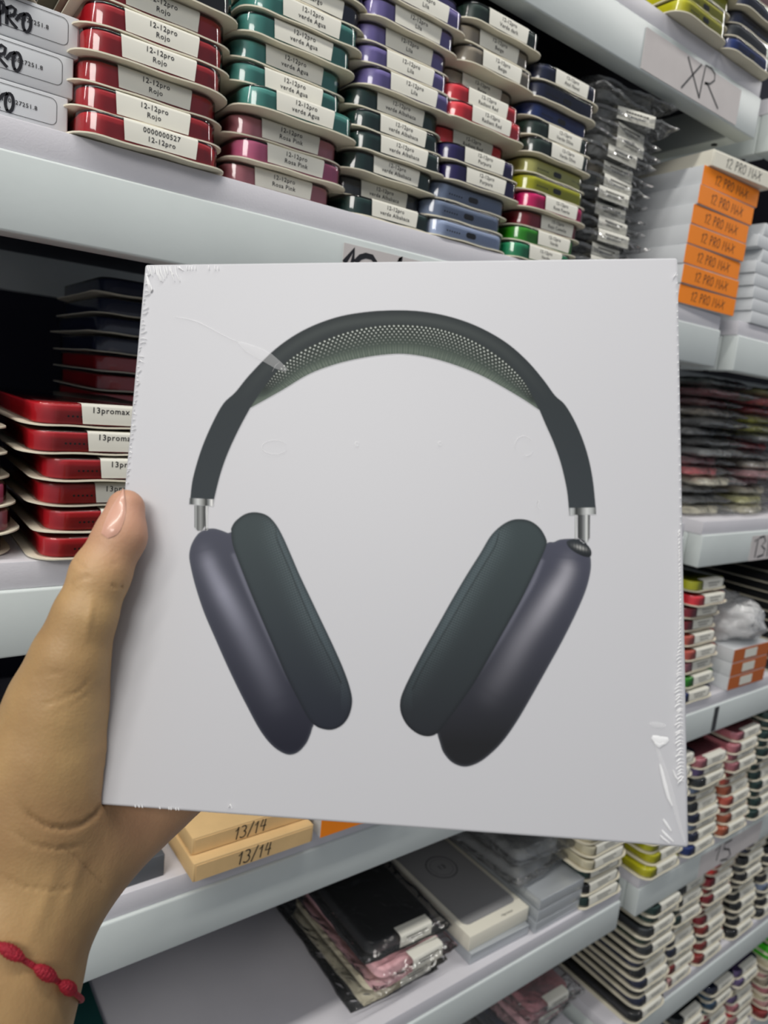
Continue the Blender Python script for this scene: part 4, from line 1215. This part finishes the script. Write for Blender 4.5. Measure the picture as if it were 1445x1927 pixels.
nt.links.new(tc.outputs['Object'], n1.inputs['Vector'])
rp = nt.nodes.new('ShaderNodeValToRGB')
rp.color_ramp.elements[0].position = .35; rp.color_ramp.elements[0].color = (*hexc('A07E55'), 1)
rp.color_ramp.elements[1].position = .68; rp.color_ramp.elements[1].color = (*hexc('BC9A68'), 1)
nt.links.new(n1.outputs['Fac'], rp.inputs['Fac'])
an = nt.nodes.new('ShaderNodeAttribute'); an.attribute_name = 'blush'
mx = nt.nodes.new('ShaderNodeMix'); mx.data_type = 'RGBA'; mx.inputs[7].default_value = (*hexc('C9967E'), 1)
nt.links.new(an.outputs['Fac'], mx.inputs[0]); nt.links.new(rp.outputs['Color'], mx.inputs[6]); nt.links.new(mx.outputs[2], bs.inputs['Base Color'])
n2 = nt.nodes.new('ShaderNodeTexVoronoi'); n2.inputs['Scale'].default_value = 900
nt.links.new(tc.outputs['Object'], n2.inputs['Vector'])
n3 = nt.nodes.new('ShaderNodeTexNoise'); n3.inputs['Scale'].default_value = 350; n3.inputs['Detail'].default_value = 5
nt.links.new(tc.outputs['Object'], n3.inputs['Vector'])
ad = nt.nodes.new('ShaderNodeMath'); ad.operation = 'ADD'
nt.links.new(n2.outputs['Distance'], ad.inputs[0]); nt.links.new(n3.outputs['Fac'], ad.inputs[1])
bp = nt.nodes.new('ShaderNodeBump'); bp.inputs['Strength'].default_value = .11; bp.inputs['Distance'].default_value = .0006
nt.links.new(ad.outputs[0], bp.inputs['Height']); nt.links.new(bp.outputs[0], bs.inputs['Normal'])
person = ob('person', me, sk)
tag(person, 'left hand and forearm of a person gripping the headphone box from the left', 'person')

def march(px_, py_, start=.15):
    r = np.array([(px_ - W / 2) / F, (py_ - H / 2) / F, 1.0]); r /= np.linalg.norm(r)
    t = start
    for _ in range(80):
        d = sdf_at((r * t)[None])[0]
        t += d * .9
        if d < 1e-5: return r * t
        if t > .4: return None
    return r * t
def grad(p):
    e = 1e-4
    g = np.array([sdf_at((p + np.eye(3)[i] * e)[None])[0] - sdf_at((p - np.eye(3)[i] * e)[None])[0] for i in range(3)])
    return g / (np.linalg.norm(g) + 1e-12)
# thumbnail: patch following the thumb surface
left = cr([(190.5, 1003), (196, 985), (204, 966), (214, 948), (224, 933), (231, 921)], 4, False)
right = cr([(203, 1013), (221, 1005), (231, 987), (236, 968), (237, 948), (233, 923)], 4, False)
n_ = len(left); NV, NF = [], []
tipdir = None
for i in range(n_):
    for k in range(9):
        p2 = left[i] * (1 - k / 8) + right[i] * (k / 8)
        hit = march(*p2)
        if hit is None or (len(NV) and np.linalg.norm(hit - NV[-1]) > .012):
            hit = (NV[-9] + (NV[-9] - NV[-18]) * .8) if len(NV) >= 18 else H3(p2[0], p2[1], .248)
            NV.append(hit); continue
        g = grad(hit)
        edge = min(k, 8 - k) / 4
        NV.append(hit + g * (.00010 + .00045 * min(edge * 2, 1) * min(i / 4, 1)))
for i in range(n_ - 1):
    for k in range(8):
        a = i * 9 + k; NF.append((a, a + 1, a + 10, a + 9))
nm, nt, bs = principled('fingernail')
bs.inputs['Base Color'].default_value = (*hexc('D3A28C'), 1); bs.inputs['Roughness'].default_value = .28; bs.inputs['Coat Weight'].default_value = .3
me = mesh('thumbnail', [cam2w(v) for v in NV], NF, True)
me.validate()
ob('thumbnail', me, nm, person)['label'] = 'pale pink thumbnail'

# ------------------------------------------------------------------ bracelet
M_cord = mat('red_cord', 'A3122A', .6, var=.2, vscale=400, bump=.8, bscale=1500)
ax0, ax1 = H3(-62, 1960, .232), H3(-8, 1790, .243)
axis = (ax1 - ax0) / np.linalg.norm(ax1 - ax0)
# the ring passes through three surface points seen in front of the wrist
pa, pb, pc = march(22, 1796), march(80, 1829), march(120, 1856)
nrm = np.cross(pb - pa, pc - pa)
if np.linalg.norm(nrm) < 1e-7: nrm = axis
cpt = ax0 + axis * ((pb - ax0) @ axis)
pn = axis + .0 * nrm
e1 = (pb - cpt); e1 -= pn * (e1 @ pn); e1 /= np.linalg.norm(e1)
e2 = np.cross(pn, e1)
ring = []
NR = 96
def ring_shift(th):                          # slight slant of the loop along the arm
    return RS * math.sin(th)
RS = -.014
for k in range(NR):
    th = 2 * math.pi * k / NR
    dr = e1 * math.cos(th) + e2 * math.sin(th)
    base = cpt + pn * ring_shift(th)
    rlo, rhi = .005, .06
    for _ in range(22):
        rm = (rlo + rhi) / 2
        if sdf_at((base + dr * rm)[None])[0] > 0: rhi = rm
        else: rlo = rm
    ring.append(base + dr * (rhi + .0009))
ring = np.array(ring)
def tube(pts, rad, n=8, closed=True):
    V, Fc = [], []; N = len(pts)
    for i in range(N):
        a = pts[(i - 1) % N] if closed else pts[max(i - 1, 0)]; b = pts[(i + 1) % N] if closed else pts[min(i + 1, N - 1)]
        t = (b - a) / np.linalg.norm(b - a)
        s = np.cross(t, pn); s /= np.linalg.norm(s); r2 = np.cross(s, t)
        rr = rad(i) if callable(rad) else rad
        for k in range(n):
            th = 2 * math.pi * k / n
            V.append(cam2w(pts[i] + (s * math.cos(th) + r2 * math.sin(th)) * rr))
    for i in range(N if closed else N - 1):
        for k in range(n):
            a = i * n + k; b = i * n + (k + 1) % n; j = ((i + 1) % N) * n
            Fc.append((a, b, j + (k + 1) % n, j + k))
    return V, Fc
br = bpy.data.objects.new('bracelet', None); COL.objects.link(br)
tag(br, 'red knotted cord bracelet around the wrist', 'bracelet')
ob('cord', mesh('cord', *tube(ring, .0009), True), M_cord, br)
rpx = np.array([[p[0] / p[2] * F + W / 2, p[1] / p[2] * F + H / 2] for p in ring])
centres = []
for tgt in ((22, 1796), (81, 1829), (120, 1857)):
    dd = np.hypot(rpx[:, 0] - tgt[0], rpx[:, 1] - tgt[1]) + np.where(ring[:, 2] > cpt[2], 1000, 0)
    centres.append(int(np.argmin(dd)))
step = max(4, abs(centres[0] - centres[1]))
sgn = 1 if centres[0] > centres[1] else -1
cur = centres[0]
for _ in range(3):
    cur = (cur + sgn * step) % NR; centres.append(cur)
for c_ in centres:
    L_ = 0; pts = [ring[(c_ + s) % NR] for s in range(-3, 4)]
    # resample 13 points over 9.5 mm
    seg = np.array(pts); cum = np.concatenate([[0], np.cumsum(np.linalg.norm(np.diff(seg, axis=0), axis=1))]); midc = cum[3]
    tt = np.linspace(midc - .0050, midc + .0050, 22)
    rs = np.stack([np.interp(tt, cum, seg[:, i]) for i in range(3)], 1)
    out = (ring[c_] - cpt); out /= np.linalg.norm(out)
    rs = rs + out * .0012
    f = lambda i: .0020 * max(math.sin(math.pi * (i + .6) / 22.2), .05) ** .55 * (1 + .10 * math.sin(i * 2.4))
    V, Fc = tube(rs, f, 12, False)
    ob('knot', mesh('knot', V, Fc, True), M_cord, br)
